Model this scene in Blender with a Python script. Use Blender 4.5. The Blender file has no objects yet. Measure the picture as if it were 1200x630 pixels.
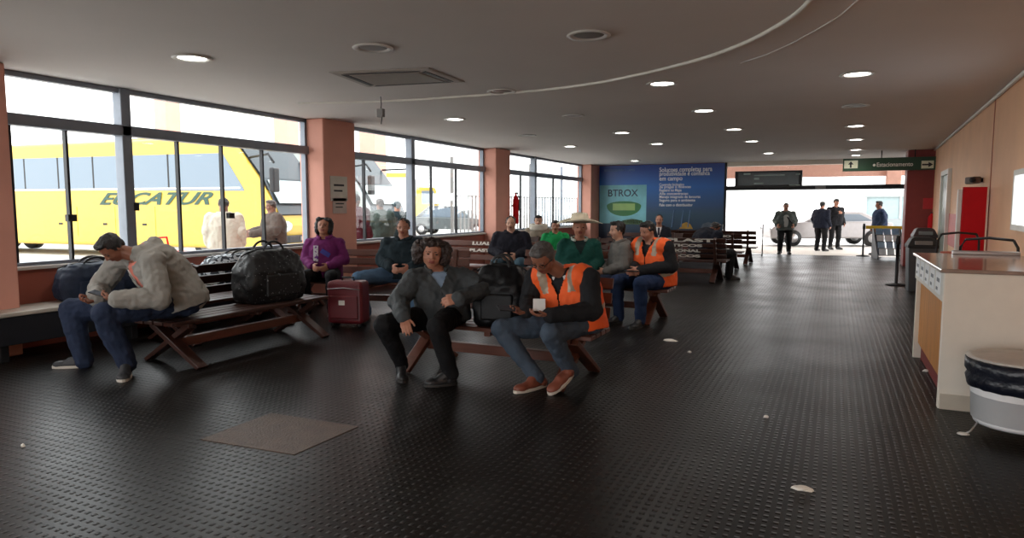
import bpy, bmesh, math, random
from mathutils import Vector, Matrix, noise
random.seed(7)
V = Vector
SC = bpy.context.scene
COL = SC.collection
# ------------------------------------------------------------------ camera geometry (image 1200x630)
F = 800.0; H = 1.55
PT = math.atan(73 / F); TH = math.atan(380 / F * math.cos(PT))
FH = V((-math.sin(TH), math.cos(TH), 0)); RT = V((math.cos(TH), math.sin(TH), 0))
FW = FH * math.cos(PT) - V((0, 0, math.sin(PT))); UP = FH * math.sin(PT) + V((0, 0, math.cos(PT)))
CAM = V((0, 0, H))
def ray(u, v): return FW + RT * ((u - 600) / F) + UP * ((315 - v) / F)
def at(u, v, d): return CAM + ray(u, v) * d                      # pixel + distance -> point
def onz(u, v, z=0.0):
    r = ray(u, v); return CAM + r * ((z - H) / r.z)
def ony(u, v, y):
    r = ray(u, v); return CAM + r * (y / r.y)
def onx(u, v, x):
    r = ray(u, v); return CAM + r * (x / r.x)
def onplane(u, v, p, n):
    r = ray(u, v); return CAM + r * ((p - CAM).dot(n) / r.dot(n))

# ------------------------------------------------------------------ materials
def lin(c): return tuple((x / 12.92 if x <= .04045 else ((x + .055) / 1.055) ** 2.4) for x in c)
def rgb(r, g, b): return lin((r / 255, g / 255, b / 255))
MC = {}
def mat(name, col, rough=.6, metal=0., var=.08, scale=8., bump=0., bscale=60., emit=0., spec=.5, sheen=0.):
    if name in MC: return MC[name]
    m = bpy.data.materials.new(name); m.use_nodes = True; MC[name] = m
    nt = m.node_tree; b = nt.nodes['Principled BSDF']
    b.inputs['Roughness'].default_value = rough; b.inputs['Metallic'].default_value = metal
    b.inputs['Specular IOR Level'].default_value = spec
    if sheen: b.inputs['Sheen Weight'].default_value = sheen
    tc = nt.nodes.new('ShaderNodeTexCoord')
    n = nt.nodes.new('ShaderNodeTexNoise'); n.inputs['Scale'].default_value = scale; n.inputs['Detail'].default_value = 4
    nt.links.new(tc.outputs['Object'], n.inputs['Vector'])
    mx = nt.nodes.new('ShaderNodeMix'); mx.data_type = 'RGBA'
    nt.links.new(n.outputs['Fac'], mx.inputs['Factor'])
    mx.inputs['A'].default_value = tuple(max(0, x * (1 - var * 1.6)) for x in col) + (1,)
    mx.inputs['B'].default_value = tuple(min(1, x * (1 + var * 1.6)) for x in col) + (1,)
    nt.links.new(mx.outputs['Result'], b.inputs['Base Color'])
    if bump:
        n2 = nt.nodes.new('ShaderNodeTexNoise'); n2.inputs['Scale'].default_value = bscale
        nt.links.new(tc.outputs['Object'], n2.inputs['Vector'])
        bp = nt.nodes.new('ShaderNodeBump'); bp.inputs['Strength'].default_value = bump; bp.inputs['Distance'].default_value = .01
        nt.links.new(n2.outputs['Fac'], bp.inputs['Height']); nt.links.new(bp.outputs['Normal'], b.inputs['Normal'])
    if emit:
        b.inputs['Emission Color'].default_value = tuple(col) + (1,); b.inputs['Emission Strength'].default_value = emit
    return m
def wood(name, col, rough=.45, scale=(1, 14, 14)):
    if name in MC: return MC[name]
    m = mat(name, col, rough); nt = m.node_tree
    n = [x for x in nt.nodes if x.type == 'TEX_NOISE'][0]; n.inputs['Scale'].default_value = 3
    mp = nt.nodes.new('ShaderNodeMapping'); mp.inputs['Scale'].default_value = scale
    tc = [x for x in nt.nodes if x.type == 'TEX_COORD'][0]
    nt.links.new(tc.outputs['Object'], mp.inputs['Vector']); nt.links.new(mp.outputs['Vector'], n.inputs['Vector'])
    mx = [x for x in nt.nodes if x.type == 'MIX'][0]
    mx.inputs['A'].default_value = tuple(x * .55 for x in col) + (1,); mx.inputs['B'].default_value = tuple(x * 1.35 for x in col) + (1,)
    return m
def pattern(name, c1, c2, scale=14., thr=.5):
    if name in MC: return MC[name]
    m = mat(name, c1, .5); nt = m.node_tree
    n = [x for x in nt.nodes if x.type == 'TEX_NOISE'][0]; n.inputs['Scale'].default_value = scale; n.inputs['Detail'].default_value = 1
    cr = nt.nodes.new('ShaderNodeValToRGB'); cr.color_ramp.interpolation = 'CONSTANT'
    cr.color_ramp.elements[0].color = c1 + (1,); cr.color_ramp.elements[1].color = c2 + (1,); cr.color_ramp.elements[1].position = thr
    nt.links.new(n.outputs['Fac'], cr.inputs['Fac'])
    nt.links.new(cr.outputs['Color'], nt.nodes['Principled BSDF'].inputs['Base Color'])
    return m
def glass(name, tint=(1, 1, 1), fac=.06, rough=.02):
    m = bpy.data.materials.new(name); m.use_nodes = True; MC[name] = m
    nt = m.node_tree; nt.nodes.remove(nt.nodes['Principled BSDF']); o = nt.nodes['Material Output']
    t = nt.nodes.new('ShaderNodeBsdfTransparent'); t.inputs['Color'].default_value = tint + (1,)
    g = nt.nodes.new('ShaderNodeBsdfGlossy'); g.inputs['Roughness'].default_value = rough
    mx = nt.nodes.new('ShaderNodeMixShader'); lw = nt.nodes.new('ShaderNodeLayerWeight'); lw.inputs['Blend'].default_value = .15
    ma = nt.nodes.new('ShaderNodeMath'); ma.operation = 'MULTIPLY_ADD'; ma.inputs[1].default_value = .25; ma.inputs[2].default_value = fac * .4
    nt.links.new(lw.outputs['Fresnel'], ma.inputs[0]); nt.links.new(ma.outputs[0], mx.inputs['Fac'])
    nt.links.new(t.outputs[0], mx.inputs[1]); nt.links.new(g.outputs[0], mx.inputs[2]); nt.links.new(mx.outputs[0], o.inputs['Surface'])
    return m

def floor_mat():
    m = bpy.data.materials.new('studded_rubber'); m.use_nodes = True; nt = m.node_tree; L = nt.links
    b = nt.nodes['Principled BSDF']
    tc = nt.nodes.new('ShaderNodeTexCoord'); sp = nt.nodes.new('ShaderNodeSeparateXYZ'); L.new(tc.outputs['Object'], sp.inputs[0])
    def mth(op, a, b_=None, c=None):
        n = nt.nodes.new('ShaderNodeMath'); n.operation = op
        for i, x in enumerate((a, b_, c)):
            if x is None: continue
            if isinstance(x, (int, float)): n.inputs[i].default_value = x
            else: L.new(x, n.inputs[i])
        return n.outputs[0]
    cx = mth('MAXIMUM', mth('COSINE', mth('MULTIPLY', sp.outputs['X'], 2 * math.pi / .052)), 0)
    cy = mth('MAXIMUM', mth('COSINE', mth('MULTIPLY', sp.outputs['Y'], 2 * math.pi / .060)), 0)
    stud = mth('POWER', mth('MULTIPLY', cx, cy), .45)
    # seams of the square mats
    jx = mth('LESS_THAN', mth('ABSOLUTE', mth('SUBTRACT', mth('FRACT', mth('MULTIPLY', sp.outputs['X'], 1.0)), .5)), .006)
    jy = mth('LESS_THAN', mth('ABSOLUTE', mth('SUBTRACT', mth('FRACT', mth('MULTIPLY', sp.outputs['Y'], 1.0)), .5)), .006)
    hgt = mth('SUBTRACT', stud, mth('MAXIMUM', jx, jy))
    bp = nt.nodes.new('ShaderNodeBump'); bp.inputs['Strength'].default_value = .9; bp.inputs['Distance'].default_value = .006
    L.new(hgt, bp.inputs['Height']); L.new(bp.outputs['Normal'], b.inputs['Normal'])
    n1 = nt.nodes.new('ShaderNodeTexNoise'); n1.inputs['Scale'].default_value = 1.1; n1.inputs['Detail'].default_value = 6
    L.new(tc.outputs['Object'], n1.inputs['Vector'])
    cr = nt.nodes.new('ShaderNodeValToRGB'); L.new(n1.outputs['Fac'], cr.inputs['Fac'])
    cr.color_ramp.elements[0].position = .3; cr.color_ramp.elements[0].color = (.010, .0088, .008, 1)
    cr.color_ramp.elements[1].position = .75; cr.color_ramp.elements[1].color = (.024, .0195, .016, 1)
    # darker base colour between studs
    mx = nt.nodes.new('ShaderNodeMix'); mx.data_type = 'RGBA'; L.new(stud, mx.inputs['Factor'])
    mx.inputs['A'].default_value = (.008, .0065, .0055, 1); L.new(cr.outputs['Color'], mx.inputs['B'])
    L.new(mx.outputs['Result'], b.inputs['Base Color'])
    rr = nt.nodes.new('ShaderNodeMapRange'); L.new(n1.outputs['Fac'], rr.inputs['Value'])
    rr.inputs['From Min'].default_value = .3; rr.inputs['From Max'].default_value = .7
    rr.inputs['To Min'].default_value = .30; rr.inputs['To Max'].default_value = .40
    L.new(rr.outputs['Result'], b.inputs['Roughness'])
    b.inputs['Specular IOR Level'].default_value = .17
    return m

M = dict(
    orange=mat('orange_plaster', rgb(212, 152, 134), .75, var=.06, scale=3, bump=.1),
    rwall=mat('orange_wall_paint', rgb(244, 192, 154), .7, var=.1, scale=1.5, bump=.08),
    dred=mat('dark_red_paint', rgb(126, 46, 42), .6),
    sillw=mat('sill_wall_paint', rgb(158, 88, 72), .75, var=.08, scale=3),
    ceil=mat('ceiling_paint', rgb(222, 216, 212), .8, var=.03, scale=1.2),
    steel=mat('window_steel', rgb(124, 130, 140), .45, .4),
    dark=mat('dark_metal', rgb(38, 38, 40), .45, .5),
    chrome=mat('brushed_steel', rgb(180, 180, 182), .3, .9),
    white=mat('white_laminate', rgb(222, 218, 210), .5, var=.03),
    offwhite=mat('offwhite_paint', rgb(236, 228, 214), .55, var=.04),
    wooddk=wood('dark_bench_wood', rgb(62, 36, 28), .38),
    woodmd=wood('reddish_bench_wood', rgb(98, 54, 38), .4),
    woodlt=wood('counter_wood', rgb(206, 138, 66), .45, (10, 10, 1)),
    red=mat('red_paint', rgb(190, 10, 22), .6, spec=.2),
    glass=glass('window_glass', (.97, .985, .98)),
    concrete=mat('pale_concrete', rgb(214, 210, 204), .85, var=.08, scale=.6),
    letter=mat('white_lettering', rgb(228, 224, 214), .6),
    lamp=mat('lamp_glow', (1., .96, .9), .5, emit=9.),
    lampoff=mat('lamp_unlit', rgb(120, 118, 116), .35),
    rim=mat('lamp_rim', rgb(206, 204, 200), .4),
    black=mat('black_rubber', rgb(24, 24, 25), .55),
    plastic=mat('white_plastic', rgb(246, 247, 250), .4),
)

# ------------------------------------------------------------------ mesh helpers
def frame_of(d):
    d = d.normalized(); a = V((0, 0, 1)) if abs(d.z) < .9 else V((1, 0, 0))
    x = d.cross(a).normalized(); return x, d.cross(x).normalized()
class MB:
    def __init__(s): s.bm = bmesh.new(); s.mi = 0
    def _mi(s, faces):
        for f in faces: f.material_index = s.mi
    def box(s, lo, hi, rot=None, c=None):
        lo, hi = V(lo), V(hi); m = Matrix.Translation((lo + hi) / 2) @ Matrix.Diagonal(((hi.x - lo.x), (hi.y - lo.y), (hi.z - lo.z), 1))
        if rot is not None:
            c = V(c) if c is not None else (lo + hi) / 2
            m = Matrix.Translation(c) @ rot @ Matrix.Translation(-c) @ m
        r = bmesh.ops.create_cube(s.bm, size=1, matrix=m)
        s._mi({f for v in r['verts'] for f in v.link_faces}); return s
    def obox(s, p0, p1, w, h, upv=(0, 0, 1)):                    # bar from p0 to p1
        p0, p1 = V(p0), V(p1); d = (p1 - p0); L = d.length; d.normalize()
        u = V(upv); x = d.cross(u)
        if x.length < 1e-4: x = d.cross(V((1, 0, 0)))
        x.normalize(); u = x.cross(d).normalized()
        m = Matrix((x * w, d * L, u * h)).transposed().to_4x4(); m.translation = (p0 + p1) / 2
        r = bmesh.ops.create_cube(s.bm, size=1, matrix=m); s._mi({f for v in r['verts'] for f in v.link_faces}); return s
    def loft(s, rings, cap=True, closed=True):
        vs = [[s.bm.verts.new(p) for p in r] for r in rings]; fs = []
        n = len(vs[0])
        for a, b in zip(vs, vs[1:]):
            for i in range(n if closed else n - 1):
                j = (i + 1) % n; fs.append(s.bm.faces.new((a[i], a[j], b[j], b[i])))
        if cap: fs.append(s.bm.faces.new(vs[0][::-1])); fs.append(s.bm.faces.new(vs[-1]))
        s._mi(fs); return s
    def cap(s, p0, p1, r0, r1=None, seg=12, flat=None):          # rounded tapered limb; flat=(axis, factor)
        p0, p1 = V(p0), V(p1); r1 = r0 if r1 is None else r1; d = p1 - p0
        if d.length < 1e-6: d = V((0, 0, 1e-4))
        dn = d.normalized(); x, y = frame_of(dn); st = []
        for a in (-80, -50, -20): st.append((p0 + dn * r0 * math.sin(math.radians(a)), r0 * math.cos(math.radians(a))))
        for a in (20, 50, 80): st.append((p1 + dn * r1 * math.sin(math.radians(a)), r1 * math.cos(math.radians(a))))
        rings = []
        for c, r in st:
            ring = []
            for i in range(seg):
                t = 2 * math.pi * i / seg; o = (x * math.cos(t) + y * math.sin(t)) * r
                if flat: ax, k = flat; o = o - ax * (o.dot(ax) * (1 - k))
                ring.append(c + o)
            rings.append(ring)
        return s.loft(rings)
    def ell(s, c, ax, ay, az, sub=2):
        m = Matrix((ax, ay, az)).transposed().to_4x4(); m.translation = V(c)
        r = bmesh.ops.create_icosphere(s.bm, subdivisions=sub, radius=1, matrix=m); s._mi({f for v in r['verts'] for f in v.link_faces}); return s
    def cyl(s, p0, p1, r0, r1=None, seg=16):
        p0, p1 = V(p0), V(p1); r1 = r0 if r1 is None else r1; x, y = frame_of(p1 - p0)
        return s.loft([[p + (x * math.cos(t) + y * math.sin(t)) * r for t in [2 * math.pi * i / seg for i in range(seg)]] for p, r in ((p0, r0), (p1, r1))])
    def tube(s, pts, r, seg=8):
        pts = [V(p) for p in pts]; rings = []
        for i, p in enumerate(pts):
            d = (pts[min(i + 1, len(pts) - 1)] - pts[max(i - 1, 0)]); x, y = frame_of(d)
            rings.append([p + (x * math.cos(t) + y * math.sin(t)) * r for t in [2 * math.pi * k / seg for k in range(seg)]])
        return s.loft(rings)
    def lathe(s, prof, c=(0, 0, 0), seg=24, cap=True):
        c = V(c); return s.loft([[c + V((r * math.cos(t), r * math.sin(t), z)) for t in [2 * math.pi * i / seg for i in range(seg)]] for r, z in prof], cap)
    def prism(s, poly, d):                                       # closed polygon extruded along d
        d = V(d); return s.loft([[V(p) for p in poly], [V(p) + d for p in poly]])
    def build(s, name, m, parent=None, smooth=False, bevel=0., origin=None, rem=None, seg=2):
        me = bpy.data.meshes.new(name); bmesh.ops.recalc_face_normals(s.bm, faces=s.bm.faces)
        if origin is not None: bmesh.ops.translate(s.bm, verts=s.bm.verts, vec=-V(origin))
        s.bm.to_mesh(me); s.bm.free()
        for x in (m if isinstance(m, (list, tuple)) else [m]): me.materials.append(x)
        o = bpy.data.objects.new(name, me); COL.objects.link(o)
        if parent: o.parent = parent
        elif origin is not None: o.location = origin
        if bevel:
            b = o.modifiers.new('b', 'BEVEL'); b.width = bevel; b.segments = seg; b.limit_method = 'ANGLE'
        if smooth:
            for p in me.polygons: p.use_smooth = True
        return o
def tag(o, label, cat, group=None):
    o['label'] = label; o['category'] = cat
    if group: o['group'] = group
    return o
def struct(o): o['kind'] = 'structure'; return o
def thing(name, label, cat, loc=(0, 0, 0), rz=0., group=None):
    o = bpy.data.objects.new(name, None); COL.objects.link(o); o.location = loc; o.rotation_euler = (0, 0, rz); o.empty_display_size = .2
    return tag(o, label, cat, group)
def copy_tree(o, parent=None):
    c = o.copy(); COL.objects.link(c)
    if parent: c.parent = parent
    for ch in list(o.children): copy_tree(ch, c)
    return c
TMP = bpy.data.scenes.new('tmp')
def remesh(bm, vox, smooth=2):
    me = bpy.data.meshes.new('t'); bmesh.ops.recalc_face_normals(bm, faces=bm.faces); bm.to_mesh(me); bm.free()
    o = bpy.data.objects.new('t', me); TMP.collection.objects.link(o)
    r = o.modifiers.new('r', 'REMESH'); r.mode = 'VOXEL'; r.voxel_size = vox
    vl = TMP.view_layers[0]; vl.update(); dg = vl.depsgraph; dg.update()
    m2 = bpy.data.meshes.new_from_object(o.evaluated_get(dg)); out = bmesh.new(); out.from_mesh(m2)
    bpy.data.objects.remove(o); bpy.data.meshes.remove(me); bpy.data.meshes.remove(m2)
    for _ in range(smooth): bmesh.ops.smooth_vert(out, verts=out.verts, factor=.5, use_axis_x=True, use_axis_y=True, use_axis_z=True)
    return out
def wrinkle(bm, amp, freq, amp2=0., freq2=0.):
    bm.normal_update()
    mv = [(v, v.normal * (amp * noise.noise(v.co * freq) + (amp2 * noise.noise(v.co * freq2) if amp2 else 0))) for v in bm.verts]
    for v, d in mv: v.co += d
def text(s, name, m, p, xd, ud, size, parent=None, ext=.004, shear=0., align='LEFT', width=None, bold=0.):
    cu = bpy.data.curves.new('t', 'FONT'); cu.body = s; cu.size = size; cu.extrude = ext; cu.shear = shear; cu.align_x = align; cu.offset = bold
    o = bpy.data.objects.new('t', cu); TMP.collection.objects.link(o); vl = TMP.view_layers[0]; vl.update(); dg = vl.depsgraph; dg.update()
    me = bpy.data.meshes.new_from_object(o.evaluated_get(dg)); bpy.data.objects.remove(o)
    xs = [v.co.x for v in me.vertices]; k = 1.
    if width and xs: k = width / max(1e-6, max(xs) - min(xs))
    xd, ud = V(xd).normalized(), V(ud).normalized(); nd = xd.cross(ud)
    mt = Matrix((xd * k, ud, nd)).transposed().to_4x4(); mt.translation = V(p); me.transform(mt)
    me.materials.clear(); me.materials.append(m)
    ob = bpy.data.objects.new(name, me); COL.objects.link(ob)
    if parent: ob.parent = parent
    return ob
# ================================================================== SETTING
CH = 3.0; XL = -8.0; YB = 23.5
def rwx(y): return 1.79 + (y - 9.23) * .0393                     # plan of the right wall
RWD = V((.0393, 1, 0)).normalized(); RWN = V((-1, .0393, 0)).normalized(); RWP = V((rwx(0), 0, 0))
def onr(u, v, off=0.): return onplane(u, v, RWP + RWN * off, RWN)

fl = MB().box((-8.2, -4.5, -.2), (3.2, 24.0, 0)).build('floor', floor_mat()); struct(fl)
ce = MB().box((-8.4, -4.5, CH), (3.2, 23.6, CH + .25)).build('ceiling', M['ceil']); struct(ce)
LAMP_W = 22.
# unseen rear opening between two piers, added to let daylight onto the fronts
struct(MB().box((-8.4, -4.7, 0), (-6.6, -4.5, CH)).build('wall_rear', M['orange'])); struct(MB().box((.9, -4.7, 0), (3.2, -4.5, CH)).build('wall_rear_right', M['orange'])); struct(MB().box((-6.6, -4.7, 2.5), (.9, -4.5, CH)).build('wall_rear_lintel', M['orange']))
# left side: low sill wall between the pillars
PIL = [(3.25, 4.2), (8.95, 9.78), (15.3, 16.12), (22.6, 23.5)]
mb = MB(); 
struct(MB().box((XL - .12, -4.5, 0), (XL, 3.25, .86)).build('wall_left_front', M['sillw'])); struct(MB().box((XL - .18, -4.5, .86), (XL + .05, 3.25, .90)).build('trim_4', M['concrete'], bevel=.008))
for i, (a, b) in enumerate([(4.2, 8.95), (9.78, 15.3), (16.12, 22.6)]):
    w = MB().box((XL - .12, a, 0), (XL, b, .86)).build('wall_left_sill', M['sillw']); struct(w)
    w = MB().box((XL - .18, a, .86), (XL + .05, b, .90)).build('trim_%d' % (i + 1), M['concrete'], bevel=.008); struct(w)
for a, b in PIL:
    p = MB().box((XL - .18, a, 0), (XL + .33, b, CH)).build('wall_left_pillar', M['orange'], bevel=.02); struct(p)
# windows: steel frames, transom, mullions, panes
def window(n, a, b, mulls, thins):
    r = bpy.data.objects.new('window_%d' % n, None); COL.objects.link(r); r.location = (XL - .06, a, .9); struct(r); O = r.location.copy()
    x0, x1 = XL - .11, XL - .01
    m = MB()
    m.box((x0, a, .9), (x1, a + .05, CH)).box((x0, b - .05, .9), (x1, b, CH)).box((x0, a, CH - .06), (x1, b, CH)).box((x0, a, .9), (x1, b, .94))
    m.build('window_frame', M['steel'], r, bevel=.006, origin=O)
    MB().box((x0 - .02, a, 2.42), (x1 + .04, b, 2.55)).build('transom', M['steel'], r, bevel=.01, origin=O)
    for y in mulls: MB().box((x0 - .02, y - .065, .9), (x1 + .04, y + .065, CH)).build('mullion', M['steel'], r, bevel=.01, origin=O)
    for y in thins: MB().box((x0 + .02, y - .014, .94), (x1 - .02, y + .014, 2.42)).build('glazing_bar', M['dark'], r, origin=O)
    es = [a + .05] + sorted(list(mulls)) + [b - .05]
    for y0, y1 in zip(es, es[1:]):
        MB().box((XL - .063, y0, 2.55), (XL - .057, y1, CH - .06)).build('upper_pane', M['glass'], r, origin=O)
        MB().box((XL - .063, y0, .94), (XL - .057, y1, 2.42)).build('lower_pane', M['glass'], r, origin=O)
    return r, O
def ly(u): return onx(u, 250, XL).y
w1, O1 = window(1, 4.2, 8.95, [ly(152)], [4.40, ly(85), ly(214), ly(265), ly(312)])
h = MB(); h.box((XL - .02, ly(158) - .03, 1.5), (XL + .05, ly(158) + .03, 1.6)).build('latch', M['dark'], w1, origin=O1)
for u in (83, 270): MB().box((XL - .03, ly(u) - .05, 1.38), (XL + .03, ly(u) + .05, 1.46)).build('latch', M['dark'], w1, origin=O1)
w2, O2 = window(2, 9.78, 15.3, [ly(484)], [ly(508) , ly(537), ly(430)])
w3, O3 = window(3, 16.12, 22.6, [ly(627)], [ly(612), ly(650)])
w5, O5 = window(5, -4.5, 3.25, [-.5], [-3, 1.5])  # unseen window bay before the first pillar, added to daylight the fronts
# back wall: solid part behind the poster, beam, transom and the doorway
struct(MB().box((-8.4, YB, 0), (-3.38, YB + .25, CH)).build('wall_back', M['dred']))
struct(MB().box((-3.38, YB - .02, 2.86), (3.2, YB + .25, CH)).build('wall_back_lintel', M['offwhite']))
dr = bpy.data.objects.new('door_1', None); COL.objects.link(dr); dr.location = (-3.36, YB, 0); struct(dr); OD = dr.location.copy()
MB().box((-3.38, YB - .04, 2.08), (2.9, YB + .16, 2.22)).build('door_beam', M['dark'], dr, bevel=.01, origin=OD)
MB().box((-.62, YB - .055, 2.10), (-.32, YB - .035, 2.20)).build('door_sensor', M['lampoff'], dr, bevel=.005, origin=OD)
MB().box((-3.38, YB - .02, 0), (-3.3, YB + .12, 2.86)).build('door_post', M['dark'], dr, bevel=.01, origin=OD)
MB().box((-3.3, YB + .05, 2.22), (2.9, YB + .058, 2.86)).build('transom_pane', M['glass'], dr, origin=OD)
sp = MB(); sp.box((-3.3, YB + .02, 0), (-2.35, YB + .03, 2.08)).build('sliding_pane', M['glass'], dr, origin=OD)
# right wall and the dark red portal pillar
RW0, RW1 = -4.6, 20.4
m = MB(); p0, p1 = V((rwx(RW0), RW0, 0)), V((rwx(RW1), RW1, 0)); q = V((.25, 0, 0))
m.prism([p0, p1, p1 + q, p0 + q], (0, 0, CH)); struct(m.build('wall_right', M['rwall']))
struct(MB().box((1.62, 20.4, 0), (2.9, 21.1, CH)).build('wall_right_pillar', M['dred'], bevel=.015))
struct(MB().box((2.72, 21.1, 0), (2.95, YB, CH)).build('wall_right_return', M['dred']))
# seam joints of the right wall and the white conduit where wall meets ceiling
for n, u in ((5, 1162),):
    y = onr(u, 200).y; p = V((rwx(y), y, 0)) + RWN * .004
    struct(MB().obox(p + V((0, 0, .0)), p + V((0, 0, CH)), .012, .012, RWN).build('trim_%d' % n, M['sillw']))
p0, p1 = V((rwx(-4), -4, CH - .03)) + RWN * .03, V((rwx(20.3), 20.3, CH - .03)) + RWN * .03
struct(MB().tube([p0, p1], .024).build('trim_6', M['white'], smooth=True))
# right wall window
def rbox(name, u0, v0, u1, v1, thick, m, parent=None, origin=None, bevel=0., off=0.):
    a, b = onr(u0, v0, off), onr(u1, v1, off); y0, y1 = sorted((a.y, b.y)); z0, z1 = sorted((a.z, b.z))
    A, B = V((rwx(y0), y0, 0)) + RWN * off, V((rwx(y1), y1, 0)) + RWN * off
    return MB().prism([A + V((0, 0, z0)), B + V((0, 0, z0)), B + V((0, 0, z1)), A + V((0, 0, z1))], RWN * thick).build(name, m, parent, origin=origin, bevel=bevel)
wr = bpy.data.objects.new('window_4', None); COL.objects.link(wr); struct(wr); a = onr(1190, 265); wr.location = a; OW = a.copy()
y1 = onr(1192, 240).y; y0 = y1 - 1.3; zt, zb = onr(1194, 206).z, onr(1194, 263).z
def rw(y, z, o=0.): return V((rwx(y), y, z)) + RWN * o
for nm, ya, yb_, za, zb_, mm, th in (('window_frame', y0, y1, zb - .06, zb, 'white', .05), ('window_frame', y0, y1, zt, zt + .06, 'white', .05), ('window_frame', y1 - .06, y1, zb, zt, 'white', .05), ('window_frame', y0, y0 + .06, zb, zt, 'white', .05)):
    MB().prism([rw(ya, za), rw(yb_, za), rw(yb_, zb_), rw(ya, zb_)], RWN * th).build(nm, M[mm], wr, origin=OW)
pane_glow = mat('glowing_pane', (.86, .93, 1.0), .3, emit=1.1, var=.02)  # pane emits its own glow in place of daylight behind it
MB().prism([rw(y0 + .06, zb), rw(y1 - .06, zb), rw(y1 - .06, zt), rw(y0 + .06, zt)], RWN * .012).build('pane', pane_glow, wr, origin=OW)
# right wall glass door beside the pillar
d2 = bpy.data.objects.new('door_2', None); COL.objects.link(d2); struct(d2); a = onr(1108, 290); ya, yb2 = onr(1113, 240).y, onr(1105.5, 240).y
d2.location = rw(ya, 0); OD2 = d2.location.copy(); zt = onr(1106, 207).z
MB().prism([rw(ya, 0), rw(yb2, 0), rw(yb2, zt), rw(ya, zt)], RWN * .03).build('door_leaf', mat('green_glass_leaf', rgb(176, 190, 182), .2), d2, origin=OD2)
for (q0, q1) in ((ya - .1, ya), (yb2, yb2 + .1)): MB().prism([rw(q0, 0), rw(q1, 0), rw(q1, zt + .1), rw(q0, zt + .1)], RWN * .07).build('door_frame', M['white'], d2, origin=OD2)
MB().prism([rw(ya, zt), rw(yb2, zt), rw(yb2, zt + .1), rw(ya, zt + .1)], RWN * .07).build('door_frame', M['white'], d2, origin=OD2)
# shallow seam ring of the round ceiling drop
pts = [onz(u, v, CH - .002) for u, v in ((1010, -4), (985, 18), (955, 36), (925, 52), (898, 64), (868, 74))]
struct(MB().tube(pts, .007).build('trim_7', M['ceil'], smooth=True))
# worn brown floor patch: its own lighter mat tile
a, b, c, d = [onz(u, v) for u, v in ((235, 515), (318, 484), (420, 500), (345, 533))]
pm = mat('worn_brown_mat', rgb(84, 64, 50), .5, var=.35, scale=9, bump=.6, bscale=70)
tag(MB().prism([a, b, c, d], (0, 0, .004)).build('floor_mat', pm), 'worn brown mat tile on the dark floor in front of the benches', 'mat')
# ================================================================== PEOPLE
def skinm(n, c): return mat('skin_' + n, c, .5, var=.05, scale=20)
SK = dict(a=skinm('tan', rgb(176, 122, 98)), b=skinm('brown', rgb(142, 92, 70)), c=skinm('light', rgb(206, 158, 134)), d=skinm('deep', rgb(112, 74, 58)))
LIP = mat('lips', rgb(138, 72, 66), .45); EYE = mat('eye_dark', rgb(40, 30, 28), .2)
HAIR = dict(black=mat('hair_black', rgb(26, 23, 23), .5, bump=.5, bscale=120), grey=mat('hair_grey', rgb(84, 80, 78), .55, var=.25, scale=25, bump=.5, bscale=120), brown=mat('hair_brown', rgb(56, 44, 40), .5, var=.2, bump=.5, bscale=120))
def cloth(n, c, var=.1, rough=.85): return mat('cloth_' + n, c, rough, var=var, scale=12, bump=.25, bscale=90, spec=.25)
SEC = [(-.2, .185, .135), (0, .19, .14), (.3, .178, .135), (.6, .195, .138), (.8, .17, .12), (.92, .112, .09), (1.0, .07, .07)]
def lerp(a, b, t): return a + (b - a) * t
def section(t):
    if t <= SEC[0][0]: return SEC[0][1:]
    for p, q in zip(SEC, SEC[1:]):
        if t <= q[0]:
            k = (t - p[0]) / (q[0] - p[0]); return lerp(p[1], q[1], k), lerp(p[2], q[2], k)
    return SEC[-1][1:]
def camdir(p, yaw):                                              # horizontal direction, 0 = towards the camera, + = image right
    c = CAM - p; c.z = 0; c.normalize(); r = V((0, 0, 1)).cross(c); a = math.radians(yaw); return c * math.cos(a) + r * math.sin(a)
ROT = lambda ax, deg: Matrix.Rotation(math.radians(deg), 3, ax)
SOCK = mat('sock_dark', rgb(34, 34, 38), .85)
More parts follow.
